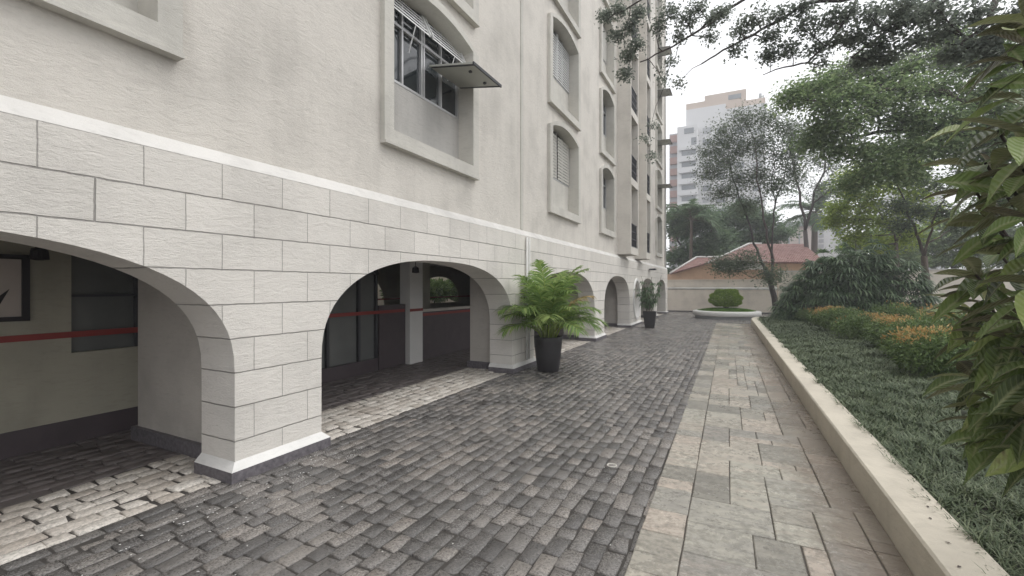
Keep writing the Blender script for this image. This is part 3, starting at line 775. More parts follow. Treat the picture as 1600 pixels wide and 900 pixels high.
for u, v, w, h in ((1069, 201, 15, 6), (1138, 149, 20, 3.5), (1080, 215, 8, 10)):
    g = MB(); rect(g, u, v, u+w, v+h, TY-.1 if v > 160 else TY+3.9, .4); g.build('window', M['bwin'], t)
g = MB(); rect(g, 1186, 146, 1190, 157, TY+5, 3); rect(g, 1192, 148, 1193.5, 157, TY+5, 2); g.build('water_tank', M['bgrey'], t)
for v in (230, 248, 266, 284, 302, 320):
    g = MB(); rect(g, 1061, v, 1090, v+1.6, TY-.5, .6); g.build('balcony_slab', M['bwhite'], t)

t = empty('pink_apartment_block', (0, 0, 0), 0, 'pale pink block with narrow windows behind the bare palm', 'building')
g = MB(); rect(g, 1216, 352, 1276, 460, 72, 10); g.build('wall', M['bpink'], t)
g = MB(); rect(g, 1214, 348, 1278, 352, 71.6, 10); g.build('cornice', M['bgrey'], t)
for u, v, w, h in ((1231, 364, 3, 30), (1248, 362, 2, 32), (1225, 355, 14, 4)):
    g = MB(); rect(g, u, v, u+w, v+h, 71.9, .4); g.build('window', M['bgrey'], t)
t = empty('white_apartment_block', (0, 0, 0), 0, 'white block with a stack of grey windows to the right of the bare palm', 'building')
g = MB(); rect(g, 1275, 338, 1322, 460, 80, 10); g.build('wall', M['bwhite'], t)
for i in range(7):
    g = MB(); rect(g, 1279, 342+i*8, 1287, 347+i*8, 79.9, .4); g.build('window', M['bgrey'], t)
t = empty('far_white_tower', (0, 0, 0), 0, 'distant white tower glimpsed between the trees at the right', 'building')
g = MB(); rect(g, 1395, 300, 1475, 470, 110, 12); g.build('wall', M['bwhite'], t)
for i in range(8):
    for u in (1404, 1424, 1446): 
        g = MB(); rect(g, u, 308+i*15, u+12, 315+i*15, 109.9, .4); g.build('window', M['bgrey'], t)

# ------------------------------------------------------------------ round bed and topiary
IX, IY = -.58, 28.7
t = empty('round_planter', (IX, IY, 0), 0, 'round white rimmed raised bed in the middle of the driveway end', 'planter')
g = MB(); g.lathe([(1.66, 0), (1.66, .17)], 64); g.build('plinth', M['bgrey'], t, True)
g = MB(); g.lathe([(1.62, .16), (1.77, .17), (1.80, .20), (1.80, .38), (1.76, .42), (1.55, .45), (1.50, .40), (1.45, .30)], 64); g.build('rim', M['white'], t, True)
g = MB(); g.lathe([(1.52, .38), (1.2, .46), (.7, .52), (.01, .54)], 40, cap=True); g.build('soil', M['soil'], t, True)
n = 16000; a = rng.uniform(0, 2*math.pi, n); rr = 1.55*np.sqrt(rng.uniform(0, 1, n))
zz = np.interp(rr, [0, .7, 1.2, 1.55], [.54, .52, .46, .38])
P = np.stack([IX+rr*np.cos(a), IY+rr*np.sin(a), zz], 1); D = np.stack([rng.normal(0, .5, n), rng.normal(0, .5, n), np.ones(n)], 1)
V, F = leaves(P, D, rng.normal(0, 1, (n, 3)), rng.uniform(.05, .1, n), .014)
tag(fast_mesh('lawn_grass', V, F, M['lawn']), 'bright green grass filling the round white bed', 'grass', kind='stuff')

def shell_leaves(c, r, n, ls, lw, flat_bottom=None, jit=.12, seed=0, out=.6):
    r_ = np.random.default_rng(seed); d = norm(r_.normal(0, 1, (n, 3)))
    k = 1-np.abs(r_.normal(0, jit, n)); lump = 1+.10*np.sin(d[:, 0]*7+seed)*np.cos(d[:, 1]*6)+.06*np.sin(d[:, 2]*11+seed*2+d[:, 0]*5)
    P = np.array(c)+d*np.array(r)*(k*lump)[:, None]
    if flat_bottom is not None: P[:, 2] = np.maximum(P[:, 2], flat_bottom+r_.uniform(0, .1, n))
    D = norm(d*out+r_.normal(0, .6, (n, 3)))
    return leaves(P, D, norm(r_.normal(0, 1, (n, 3))+d), ls*r_.uniform(.6, 1.3, n), lw)
t = empty('topiary_bush', (IX, IY, .5), 0, 'clipped dome shaped bush growing in the round bed', 'bush')
def rel(VF, loc): return VF[0]-np.array(loc), VF[1]
V, F = rel(shell_leaves((IX-.02, IY, 1.1), (.87, .87, .56), 15000, .07, .035, .70, .05, 4), (IX, IY, .5))
fast_mesh('crown', V, F, M['topiary'], t)
g = MB()
for q in range(7):
    a = q*.9; g.tube([(.06*math.cos(a), .06*math.sin(a), -.05), (.12*math.cos(a), .12*math.sin(a), .2), (.5*math.cos(a), .5*math.sin(a), .5)], [.05, .04, .02], 6)
g.build('trunk', M['darkbark'], t)

# ------------------------------------------------------------------ trees
def curve(a, b, k=6, sag=.1, r_=rng):
    a = np.array(a, float); b = np.array(b, float); L = np.linalg.norm(b-a); s = np.linspace(0, 1, k)[:, None]
    off = r_.normal(0, sag*L*.5, 3)*np.array([1, 1, .6])
    wob = r_.normal(0, sag*L*.12, (k, 3)); wob[0] = wob[-1] = 0
    return a+(b-a)*s+off*np.sin(s*math.pi)+wob
def tree(name, label, trunk, forks, clumps, leafm, barkm, leaf=(.09, .05), twigs=14, per=26, spread=.16, r0=.14, group=None, flat=False, seed=1, droop=.2, cat='tree'):
    """trunk: polyline; forks: list of (polyline, r_start) main limbs; clumps: (centre, radii) ; leaves gather on twigs"""
    r_ = np.random.default_rng(seed); base = np.array(trunk[0], float)
    root = empty(name, tuple(base), 0, label, cat, group)
    g = MB(); T = np.array(trunk, float)-base
    g.tube(T, np.linspace(r0, r0*.72, len(T)), 10)
    nodes = [(p, r0*.6) for p in T[len(T)//2:]]
    for P, rr in forks:
        P = np.array(P, float)-base; 
        # refine
        Q = [P[0]]
        for a, b in zip(P, P[1:]):
            Q += list(a+(b-a)*np.array([[.33], [.66]])+r_.normal(0, .03*np.linalg.norm(b-a), (2, 3)))+[b]
        Q = np.array(Q); R_ = np.linspace(rr, rr*.3, len(Q)); g.tube(Q, R_, 8)
        nodes += [(q, w) for q, w in zip(Q[1:], R_[1:])]
    NP = np.array([q for q, _ in nodes]); NR = np.array([w for _, w in nodes])
    LP, LD, LN, LL = [], [], [], []
    for c, rad, *dens in clumps:
        c = np.array(c, float)-base; rad = np.array(rad, float); dn = dens[0] if dens else 1
        d = np.linalg.norm(NP-c, axis=1)+np.maximum(0, (NP-c)[:, 2])*1.5
        i = int(np.argmin(d)); w = min(NR[i]*.7, .05)
        B = curve(NP[i], c, 6, .12, r_); g.tube(B, np.linspace(w, w*.35, 6), 5)
        for k in range(int(twigs*dn)):
            v = norm(r_.normal(0, 1, 3))*r_.uniform(.35, 1)**.6; e = c+v*rad
            s = B[r_.integers(2, 6)]; tw = curve(s, e, 4, .15, r_); g.tube(tw, [w*.3, w*.22, w*.16, w*.08], 3, cap=False)
            m = int(per*r_.uniform(.6, 1.4)); q = r_.uniform(.25, 1.05, m)
            idx = np.clip(q*3, 0, 2.999); i0 = idx.astype(int); fr = (idx-i0)[:, None]
            pos = tw[i0]*(1-fr)+tw[np.minimum(i0+1, 3)]*fr+r_.normal(0, 1, (m, 3))*spread*np.array([1, 1, .35 if flat else .8])
            LP.append(pos); dd = norm(r_.normal(0, 1, (m, 3))+norm(e-s)*.5); dd[:, 2] = dd[:, 2]*.4-droop
            LD.append(dd); nn = r_.normal(0, .5, (m, 3)); nn[:, 2] += 1; LN.append(nn); LL.append(leaf[0]*r_.uniform(.6, 1.35, m))
    LP, LD, LN, LL = map(np.concatenate, (LP, LD, LN, LL))
    g.build('trunk', barkm, root, True)
    V, F = leaves(LP, LD, LN, LL, LL*leaf[1]/leaf[0]); fast_mesh('crown', V, F, leafm, root)
    return root
def cp(u, v, Y, ru, rv, rd=None):
    "clump given by its place and size in photo pixels at depth Y"
    s = Y/((u-800)*.4493+625.4); k = s*.9
    return (pt(u, v, Y), (ru*k, rd if rd else ru*k, rv*k))

# slender tree at the end of the bed
TYY = 30.
tp = [pt(*p, TYY) for p in ((1213, 489), (1210, 465), (1203, 440), (1196, 422))]; tp[0][2] = .2
fk = [([pt(1196, 422, TYY), pt(1186, 400, TYY), pt(1176, 370, TYY), pt(1164, 330, TYY+.5), pt(1152, 295, TYY+.5), pt(1140, 250, TYY+.6)], .085),
      ([pt(1203, 438, TYY), pt(1208, 405, TYY), pt(1198, 370, TYY-.3), pt(1192, 330, TYY-.5), pt(1182, 280, TYY-.8), pt(1178, 215, TYY-.8)], .085),
      ([pt(1206, 408, TYY), pt(1207, 360, TYY+.3), pt(1211, 320, TYY+.4), pt(1226, 270, TYY+.3), pt(1238, 215, TYY)], .06),
      ([pt(1211, 325, TYY+.4), pt(1205, 280, TYY), pt(1208, 220, TYY-.3)], .04),
      ([pt(1196, 425, TYY), pt(1175, 434, TYY-.4), pt(1145, 418, TYY-.6)], .03)]
cl_ = [cp(a[0], a[1], a[2], a[3]*1.25, a[4]*1.35) for a in ((1110, 235, 30.3, 22, 14), (1135, 205, 30, 22, 16), (1165, 185, 29.6, 20, 14), (1195, 180, 30, 20, 14), (1225, 195, 30.4, 18, 16), (1245, 225, 30, 15, 18),
      (1105, 270, 30.5, 16, 16), (1130, 250, 29.5, 22, 18), (1160, 230, 30, 24, 18), (1190, 225, 29.4, 20, 18), (1215, 245, 30, 20, 20), (1240, 265, 30, 14, 18),
      (1125, 300, 30, 20, 14), (1155, 280, 30.4, 20, 18), (1185, 275, 30, 20, 18), (1212, 290, 29.6, 18, 16), (1165, 320, 30, 16, 12), (1145, 415, 29.3, 14, 7), (1170, 405, 29.4, 12, 6), (1125, 412, 29.3, 8, 5), (1205, 430, 29.5, 9, 4))]
tree('slender_tree', 'slender forked tree with thin airy foliage at the far end of the planting bed', tp, fk, cl_, M['dull'], M['darkbark'], (.125, .07), 34, 36, .36, .17, seed=11)

# small forked tree at the right
tp = [pt(*p, 25) for p in ((1452, 482), (1450, 450), (1445, 420), (1444, 400))]; tp[0][2] = .2
fk = [([pt(1444, 400, 25), pt(1436, 375, 25), pt(1424, 345, 25.3), pt(1412, 310, 25.5), pt(1395, 275, 25.5)], .07),
      ([pt(1444, 400, 25), pt(1452, 370, 25), pt(1462, 335, 24.6), pt(1478, 300, 24.4)], .06), ([pt(1450, 380, 25), pt(1475, 365, 25.4), pt(1500, 350, 25.6)], .035)]
cl_ = [cp(*a) for a in ((1385, 265, 25.5, 25, 12), (1420, 280, 25, 25, 15), (1460, 285, 24.5, 25, 14), (1400, 320, 25, 22, 12), (1440, 330, 25.3, 20, 12), (1480, 330, 24.6, 20, 14), (1500, 350, 25.6, 16, 8), (1410, 350, 24.7, 16, 10))]
tree('small_tree', 'small forked tree standing right of the fan palm clump before the pale wall', tp, fk, cl_, M['dull'], M['bark'], (.12, .06), 24, 30, .2, .15, seed=12)

# lime green tree behind the palms
tp = [pt(1400, 470, 31), pt(1402, 420, 31), pt(1400, 380, 31)]; tp[0][2] = .2
fk = [([pt(1400, 380, 31), pt(1380, 340, 31), pt(1350, 310, 30.6)], .06), ([pt(1400, 380, 31), pt(1420, 340, 31), pt(1450, 320, 31)], .06)]
cl_ = [cp(a[0], a[1], a[2], a[3]*1.15, a[4]*1.6) for a in ((1320, 275, 31, 18, 9), (1350, 265, 31, 20, 9), (1420, 265, 31.5, 22, 10), (1330, 370, 31, 18, 8), (1370, 385, 31.5, 20, 8), (1420, 370, 31.5, 20, 10), (1310, 325, 30.5, 16, 8), (1335, 300, 30.5, 20, 10), (1360, 320, 31, 20, 12), (1385, 290, 30.7, 22, 12), (1405, 325, 31, 20, 12), (1345, 345, 30.7, 20, 8), (1385, 350, 31, 20, 9), (1430, 300, 31, 16, 10), (1450, 330, 31, 14, 10), (1300, 345, 30.6, 12, 6))]
tree('lime_green_tree', 'young tree with bright yellow green leaves above the fan palm clump', tp, fk, cl_, M['lime'], M['bark'], (.17, .10), 26, 34, .28, .12, seed=13)

# wispy tree filling the gap between the slender tree and the spreading tree
tp = [pt(1262, 470, 41), pt(1262, 410, 41), pt(1258, 360, 41)]; tp[0][2] = 0
fk = [([pt(1258, 360, 41), pt(1250, 300, 41), pt(1235, 240, 41), pt(1240, 200, 41)], .11), ([pt(1258, 360, 41), pt(1272, 300, 41), pt(1290, 250, 41), pt(1285, 205, 41)], .11), ([pt(1268, 320, 41), pt(1300, 290, 41), pt(1325, 270, 41)], .07)]
cl_ = [cp(*a) for a in ((1235, 205, 41, 20, 16), (1262, 200, 41, 20, 16), (1290, 210, 41, 20, 16), (1240, 245, 41, 22, 18), (1270, 250, 41, 22, 18), (1300, 255, 41, 20, 16), (1245, 285, 41, 20, 16), (1280, 295, 41, 20, 16), (1315, 280, 41, 18, 14), (1325, 300, 41, 16, 12))]
tree('wispy_tree', 'pale wispy tree far behind, between the slender tree and the large spreading tree', tp, fk, cl_, M['over'], M['darkbark'], (.16, .085), 20, 28, .42, .2, seed=17)

# layered spreading tree
LYR = 20.
tp = [np.array([9.3, 20.5, .2]), np.array([9.2, 20.4, 2.2]), np.array([9.0, 20.3, 4.2]), np.array([8.6, 20.2, 5.6])]
fk = [([pt(1590, 220, 20.3), pt(1530, 215, 20), pt(1470, 200, 20), pt(1400, 205, 19.8), pt(1330, 215, 19.5), pt(1280, 225, 19.5)], .11),
      ([pt(1590, 200, 20.2), pt(1520, 160, 20), pt(1450, 140, 19.5), pt(1380, 140, 19.5), pt(1300, 160, 19), pt(1240, 155, 19)], .10),
      ([pt(1500, 210, 20), pt(1430, 240, 19.3), pt(1370, 265, 19)], .06), ([pt(1590, 190, 20.3), pt(1560, 120, 20.5), pt(1500, 90, 20.5)], .08),
      ([(8.6, 20.2, 5.6), pt(1590, 205, 20.2)], .13)]
lay = [(1330, 290, 20.2, 24, 7), (1480, 60, 20.8, 32, 14), (1540, 65, 20.8, 32, 14), (1600, 80, 21, 30, 16), (1440, 215, 20.8, 30, 10), (1520, 215, 21, 30, 14), (1390, 235, 21, 28, 10), (1560, 285, 21, 30, 14), (1600, 310, 21, 28, 16), (1540, 320, 21.5, 30, 12), (1238, 152, 19, 20, 6), (1265, 140, 19.4, 26, 8), (1300, 122, 19.8, 28, 9), (1340, 105, 20.2, 30, 10), (1290, 165, 19, 26, 8), (1330, 150, 19.4, 30, 9), (1375, 125, 20, 30, 11), (1420, 105, 20.4, 30, 12),
       (1470, 95, 20.6, 30, 13), (1520, 105, 20.4, 30, 14), (1570, 120, 20, 28, 16), (1370, 160, 19, 30, 9), (1415, 145, 19.5, 30, 10), (1465, 140, 20, 30, 12), (1515, 150, 20.2, 30, 13), (1560, 165, 20, 28, 14),
       (1285, 195, 19.4, 26, 7), (1330, 190, 18.8, 28, 8), (1400, 185, 19.4, 28, 9), (1450, 180, 19.2, 30, 10), (1500, 185, 19.6, 30, 12), (1550, 200, 20, 28, 12), (1595, 200, 19.6, 22, 16),
       (1265, 222, 19.5, 16, 6), (1310, 235, 19.4, 18, 6), (1350, 232, 19, 22, 6), (1375, 262, 19, 22, 7), (1430, 238, 19.3, 26, 8), (1480, 230, 19.6, 26, 9), (1530, 240, 20, 26, 10), (1580, 245, 20, 22, 12), (1420, 270, 19.2, 22, 7), (1510, 275, 20, 22, 9)]
tree('spreading_tree', 'large spreading tree with layered mid green boughs at the right', tp, fk, [cp(a[0], a[1], a[2], a[3], a[4]*1.25) for a in lay], M['fern'], M['darkbark'], (.125, .075), 30, 42, .28, .2, seed=14)

# overhead tree whose branches hang into the top of the picture
tp = [np.array([8.6, 8.2, .2]), np.array([8.5, 8.2, 2.5]), np.array([8.2, 8.3, 4.8]), np.array([7.6, 8.5, 6.4])]
fk = [([(7.6, 8.5, 6.4), pt(1560, -20, 9), pt(1440, -30, 9), pt(1340, -5, 9), pt(1260, 5, 9), pt(1200, 40, 9), pt(1165, 60, 9), pt(1130, 78, 9), pt(1096, 100, 9)], .042),
      ([(7.6, 8.5, 6.4), pt(1480, -70, 10), pt(1330, -60, 10), pt(1190, -25, 10), pt(1120, 25, 10), pt(1080, 55, 10), pt(1035, 80, 10), pt(1000, 97, 10)], .042),
      ([pt(1340, -5, 9), pt(1300, 60, 9), pt(1262, 98, 9), pt(1225, 105, 9), pt(1192, 117, 9)], .025),
      ([pt(1190, -25, 10), pt(1060, -30, 10), pt(985, 10, 10), pt(950, 30, 10)], .03), ([pt(1480, -20, 9), pt(1420, 30, 9), pt(1370, 60, 9), pt(1330, 90, 9)], .04),
      ([pt(985, 10, 10), pt(975, 60, 10), pt(985, 105, 10)], .012), ([pt(1060, 70, 10), pt(1040, 130, 11), pt(1020, 185, 12), pt(1014, 240, 12)], .008), ([pt(1560, -20, 9), pt(1540, 40, 8.6), pt(1500, 70, 8.6)], .05)]
ov = [(1350, 95, 9.3, 22, 12), (1390, 90, 9.3, 24, 12), (1545, 85, 8.6, 28, 16), (1465, 10, 8.3, 30, 16), (1410, 5, 8.3, 30, 14), (945, 20, 10, 12, 12), (968, 12, 10, 16, 12), (962, 55, 10, 14, 14), (985, 40, 10, 16, 14), (982, 85, 10, 12, 12), (998, 70, 10, 14, 12), (1005, 20, 10, 18, 12), (1030, 35, 10, 16, 14), (975, 118, 10, 10, 8), (1045, 10, 10, 20, 10), (1070, 30, 10, 18, 14),
      (1060, 60, 10, 14, 10, .5), (1090, 12, 10, 18, 10), (1115, 30, 10, 18, 12), (1135, 15, 9.5, 18, 12), (1110, 60, 10, 12, 8, .5), (1155, 45, 9, 14, 10, .8), (1150, 80, 9, 10, 8, .5), (1180, 25, 9, 22, 14), (1205, 60, 9, 20, 14), (1220, 25, 9, 24, 16), (1235, 72, 9, 18, 12), (1250, 45, 9, 20, 16), (1260, 12, 9, 20, 14), (1200, 85, 9, 14, 9),
      (1275, 75, 9, 18, 12, .7), (1290, 30, 9, 24, 18), (1310, 65, 9, 18, 14), (1325, 20, 9, 26, 18), (1280, 100, 9, 12, 8, .4), (1340, 60, 9, 22, 20), (1360, 25, 9, 28, 22), (1375, 70, 9, 22, 18), (1400, 35, 9, 30, 24), (1440, 20, 9, 34, 24), (1430, 62, 9, 28, 18), (1480, 45, 8.6, 34, 26), (1520, 20, 8.6, 34, 28), (1550, 60, 8.6, 32, 26), (1590, 25, 8.6, 30, 30), (1490, 85, 8.6, 26, 14), (1590, 90, 8.6, 24, 20),
      (1048, 97, 10, 9, 8, .4), (1062, 130, 10, 5, 5, .25), (1035, 122, 10, 7, 6, .3), (1010, 215, 12, 8, 9, .4), (1022, 195, 12, 8, 7, .3), (1018, 245, 12, 9, 7, .4)]
cl_ = []
for a in ov:
    c_, r__ = cp(*a[:5]); cl_.append((c_, r__, (a[5] if len(a) > 5 else 1.)*(1 if a[0] < 1330 else 1.5)))
tree('overhanging_tree', 'tree whose thin leafy branches hang across the top of the view', tp, fk, cl_, M['over'], M['darkbark'], (.062, .038), 12, 30, .075, .2, seed=15)
# sprig of leaves by the bays (a small tree beside the facade)
# dark trees beyond the end wall
bgt = [('broad dark evergreen tree behind the end wall, nearest the building', 46, 1085, [(1060, 400, 46, 26, 16), (1090, 385, 46, 28, 18), (1120, 370, 46.5, 28, 18), (1065, 360, 47, 24, 18), (1100, 350, 47, 26, 16), (1130, 395, 46, 24, 16), (1055, 430, 46, 20, 14), (1095, 415, 46, 28, 16), (1060, 335, 47, 20, 14), (1085, 335, 47.5, 24, 14), (1115, 430, 46.5, 26, 10), (1075, 440, 46, 26, 10)]),
       ('broad dark evergreen tree behind the red tiled roof', 50, 1165, [(1130, 340, 50, 26, 16), (1160, 325, 50.5, 28, 16), (1190, 345, 50, 26, 18), (1150, 365, 50, 28, 16), (1185, 375, 50.5, 28, 16), (1215, 365, 50, 22, 16), (1210, 395, 50, 22, 14), (1160, 395, 50, 26, 12), (1130, 415, 50, 20, 12), (1140, 385, 50.5, 26, 14), (1115, 345, 50.5, 24, 14), (1175, 345, 51, 26, 14)])]
for i, (lb, Y, u, cs) in enumerate(bgt):
    b0 = pt(u, 470, Y); b0[2] = 0
    tp = [b0, pt(u+2, 440, Y), pt(u, 415, Y)]
    fk = [([pt(u, 415, Y), pt(u-20, 385, Y), pt(u-35, 355, Y)], .16), ([pt(u, 415, Y), pt(u+15, 385, Y), pt(u+30, 350, Y)], .16)]
    tree('evergreen_tree', lb, tp, fk, [cp(*a) for a in cs], M['deep'], M['darkbark'], (.30, .16), 50, 44, .55, .3, group='dark trees beyond the end wall', seed=20+i, flat=True)
bg2 = [('mid green tree behind the pale garden wall, left of the small forked tree', 44, 1375, [(1335, 385, 44, 26, 16), (1370, 370, 44, 28, 18), (1405, 385, 44, 26, 16), (1345, 410, 44, 26, 14), (1385, 405, 44, 28, 14), (1420, 405, 44, 20, 14), (1425, 365, 44, 20, 14)]),
       ('mid green tree behind the pale garden wall, right of the small forked tree', 46, 1490, [(1450, 385, 46, 26, 14), (1485, 370, 46, 28, 18), (1520, 385, 46, 26, 16), (1465, 405, 46, 26, 14), (1505, 405, 46, 28, 14), (1480, 345, 46, 22, 14), (1530, 350, 46, 26, 16)]),
       ('mid green tree behind the pale garden wall at the right edge of the view', 48, 1580, [(1550, 385, 48, 26, 16), (1585, 365, 48, 28, 18), (1620, 385, 48, 26, 16), (1565, 405, 48, 26, 14), (1600, 405, 48, 28, 14), (1570, 330, 48, 28, 16), (1610, 320, 48, 28, 20)])]
for i, (lb, Y, u, cs) in enumerate(bg2):
    b0 = pt(u, 470, Y); b0[2] = 0
    tp = [b0, pt(u+2, 440, Y), pt(u, 415, Y)]
    fk = [([pt(u, 415, Y), pt(u-20, 385, Y), pt(u-30, 365, Y)], .16), ([pt(u, 415, Y), pt(u+15, 385, Y), pt(u+30, 360, Y)], .16)]
    tree('background_tree', lb, tp, fk, [cp(*a) for a in cs], M['fern'] if i != 1 else M['shrubg'], M['darkbark'], (.27, .14), 42, 40, .5, .25, group='trees beyond the garden wall', seed=30+i, flat=True)

# feather palms
def frond(L, elev, az, droop, nl, ll, lw, r_, base=(0, 0, 0), vshape=.5, hang=.5):
    "one pinnate frond: returns (rachis polyline, leaflet V,F quads)"
    k = 14; s = np.linspace(0, 1, k); e = elev-droop*s**1.3; ds = L/(k-1)
    dx = np.cos(e)*ds; dz = np.sin(e)*ds; H = np.concatenate([[0], np.cumsum(dx[:-1])]); Z = np.concatenate([[0], np.cumsum(dz[:-1])])
    ca, sa = math.cos(az), math.sin(az)
    side0 = r_.normal(0, .05)
    P = np.stack([base[0]+H*ca-side0*s*sa*L, base[1]+H*sa+side0*s*ca*L, base[2]+Z], 1)
    T = norm(np.gradient(P, axis=0)); S = norm(np.cross(T, np.tile([0, 0, 1.], (k, 1)))); U = np.cross(S, T)
    q = np.linspace(.16, .99, nl); idx = q*(k-1); i0 = np.minimum(idx.astype(int), k-2); fr = (idx-i0)[:, None]
    Pq = P[i0]*(1-fr)+P[i0+1]*fr; Tq = T[i0]; Sq = S[i0]; Uq = U[i0]
    prof = np.sin(np.pi*np.clip(q*.92+.06, 0, 1))**.6
    Ls = ll*prof*r_.uniform(.85, 1.1, nl)
    out = []
    for sg in (-1, 1):
        D = norm(Sq*sg*.85+Tq*(.35+.75*q[:, None])+Uq*vshape*.6+r_.normal(0, .07, (nl, 3)))
        kk = 5; a = np.linspace(0, 1, kk)[None, :, None]
        C_ = Pq[:, None]+D[:, None]*Ls[:, None, None]*a
        C_[:, :, 2] -= (hang*Ls[:, None]*a[..., 0]**2.2)*r_.uniform(.7, 1.3, (nl, 1))
        wid = lw*np.array([.55, 1, .9, .6, .04])[None]*np.ones((nl, 1))
        SS = norm(np.cross(D, Uq+r_.normal(0, .25, (nl, 3))))[:, None]*np.ones((1, kk, 1))
        out.append(ribbon(C_, SS, wid))
    return P, cat_parts(out)
def palm(name, label, base, height, nf, L, ll, lw, leafm, seed, cat='palm tree', tr=.16, group=None, wild=False):
    r_ = np.random.default_rng(seed); root = empty(name, tuple(base), 0, label, cat, group)
    g = MB(); k = 8; g.tube(np.stack([np.sin(np.linspace(0, 1, k))*.15, np.zeros(k), np.linspace(0, height, k)], 1), np.linspace(tr, tr*.8, k), 10); g.build('trunk', M['bark'], root, True)
    parts = []; h = MB()
    for i in range(nf):
        az = i*2.4+r_.normal(0, .2); el = r_.uniform(-.1, 1.3)
        P, VF = frond(L*r_.uniform(.85, 1.1), el, az, r_.uniform(1., 1.7), 30, ll, lw, r_, (.13, 0, height)); parts.append(VF); h.tube(P, np.linspace(.035, .008, len(P)), 4)
    V, F = cat_parts(parts); fast_mesh('crown', V, F, leafm, root); h.build('frond_stalk', M['bark'], root)
b = pt(1078, 470, 44); b[2] = 0
palm('feather_palm', 'dark feather palm rising beside the far corner of the apartment block', b, pt(1078, 345, 44)[2], 20, 3.0, .9, .09, M['deep'], 41)
b = pt(1271, 470, 58); b[2] = 0
palm('feather_palm', 'feather palm with long drooping fronds in front of the pink block', b, pt(1271, 335, 58)[2], 20, 4.2, 1.3, .12, M['deep'], 42, tr=.34)

# fan palm clump (many stems)
def fan_clump(name, label, c, rad, nfan, seed, lumpy=False):
    r_ = np.random.default_rng(seed); root = empty(name, c, 0, label, 'palm')
    g = MB(); parts = []
    for i in range(nfan):
        lx, ly, lk = ((0., 0., 1.), (-.45, .1, .85), (.45, -.1, .86), (.2, .1, 1.), (-.62, 0, .66), (-.2, -.3, .92))[i % 6] if lumpy else (0, 0, 1.)
        d = norm(r_.normal(0, 1, 3)); d[2] = abs(d[2])*1.05-.15; k = r_.uniform(.5, 1)**.4
        p = np.array([d[0]*rad[0]*k, d[1]*rad[1]*k, max(.1, rad[2]*(.08+.92*max(0, d[2])*k))])
        if lumpy: p = np.array([p[0]*.55+lx*rad[0], p[1]*.8+ly*rad[1], p[2]*lk*r_.uniform(.85, 1.12)])
        out = norm(np.array([d[0], d[1]*1., .35+r_.normal(0, .2)]))
        st = p-out*.45; 
        if i % 4 == 0: g.tube([(p[0]*.4, p[1]*.4, 0), (p[0]*.65, p[1]*.65, p[2]*.6), st], [.018, .014, .01], 4, cap=False)
        g.tube([st, p], .006, 3, cap=False)
        nl = r_.integers(7, 11); S = norm(np.cross(out, [0, 0, 1])); U = np.cross(S, out)
        a = np.linspace(-1.25, 1.25, nl)+r_.normal(0, .05, nl); D = norm(out[None]*np.cos(a)[:, None]+S[None]*np.sin(a)[:, None]+U[None]*.15)
        L = .58*(1-.12*np.abs(a))*r_.uniform(.85, 1.15, nl); kk = 5; q = np.linspace(0, 1, kk)
        P = p[None, None]+D[:, None]*L[:, None, None]*q[None, :, None]; P[..., 2] -= .75*L[:, None]*q[None]**2
        wd = .062*np.array([.35, .9, 1, .8, .15])[None]*np.ones((nl, 1))
        SS = norm(np.cross(D, U[None]))[:, None]*np.ones((1, kk, 1)); parts.append(ribbon(P, SS, wd))
    V, F = cat_parts(parts); fast_mesh('foliage', V, F, M['rhapis'], root); g.build('stem', M['darkbark'], root)
c = pt(1338, 482, 24.5); fan_clump('fan_palm_clump', 'broad dark fan palm clump behind the orange tipped shrubs', (c[0], 24.5, .28), (2.6, 1.3, 3.75), 1500, 51, True)
c = pt(1236, 482, 25.5); fan_clump('fan_palm_clump', 'small narrow fan palm between the slender tree and the broad palm clump', (c[0]+.1, 25.5, .28), (.4, .5, 1.4), 60, 52)

# ------------------------------------------------------------------ hedge shrubs
hs = [(3.05, 23.4, .75, .62, 0, 'green shrub with an orange flush, farthest in the row beside the fan palm'),
      (3.3, 21.0, .85, .72, 1, 'orange tipped shrub, second from the far end of the row'),
      (3.35, 18.8, .85, .78, 0, 'plain green feathery shrub near the far end of the row'),
      (3.45, 16.6, .85, .82, 1, 'shrub with pale orange crown in the middle of the row'),
      (4.4, 17.6, .9, 1.0, 0, 'green shrub set back behind the middle of the row'),
      (3.5, 14.4, .85, .85, 1, 'shrub with the brightest orange crown in the row'),
      (4.6, 14.6, .9, 1.05, 1, 'orange tipped shrub set back behind the brightest orange one'),
      (3.4, 12.4, .8, .85, 0, 'dark green shrub on the near side of the brightest orange one'),
      (3.25, 10.6, .75, .82, 1, 'near shrub with reddish new leaves low on its side'),
      (4.5, 11.6, .9, 1.0, 0, 'green shrub behind the large leaved shrub')]
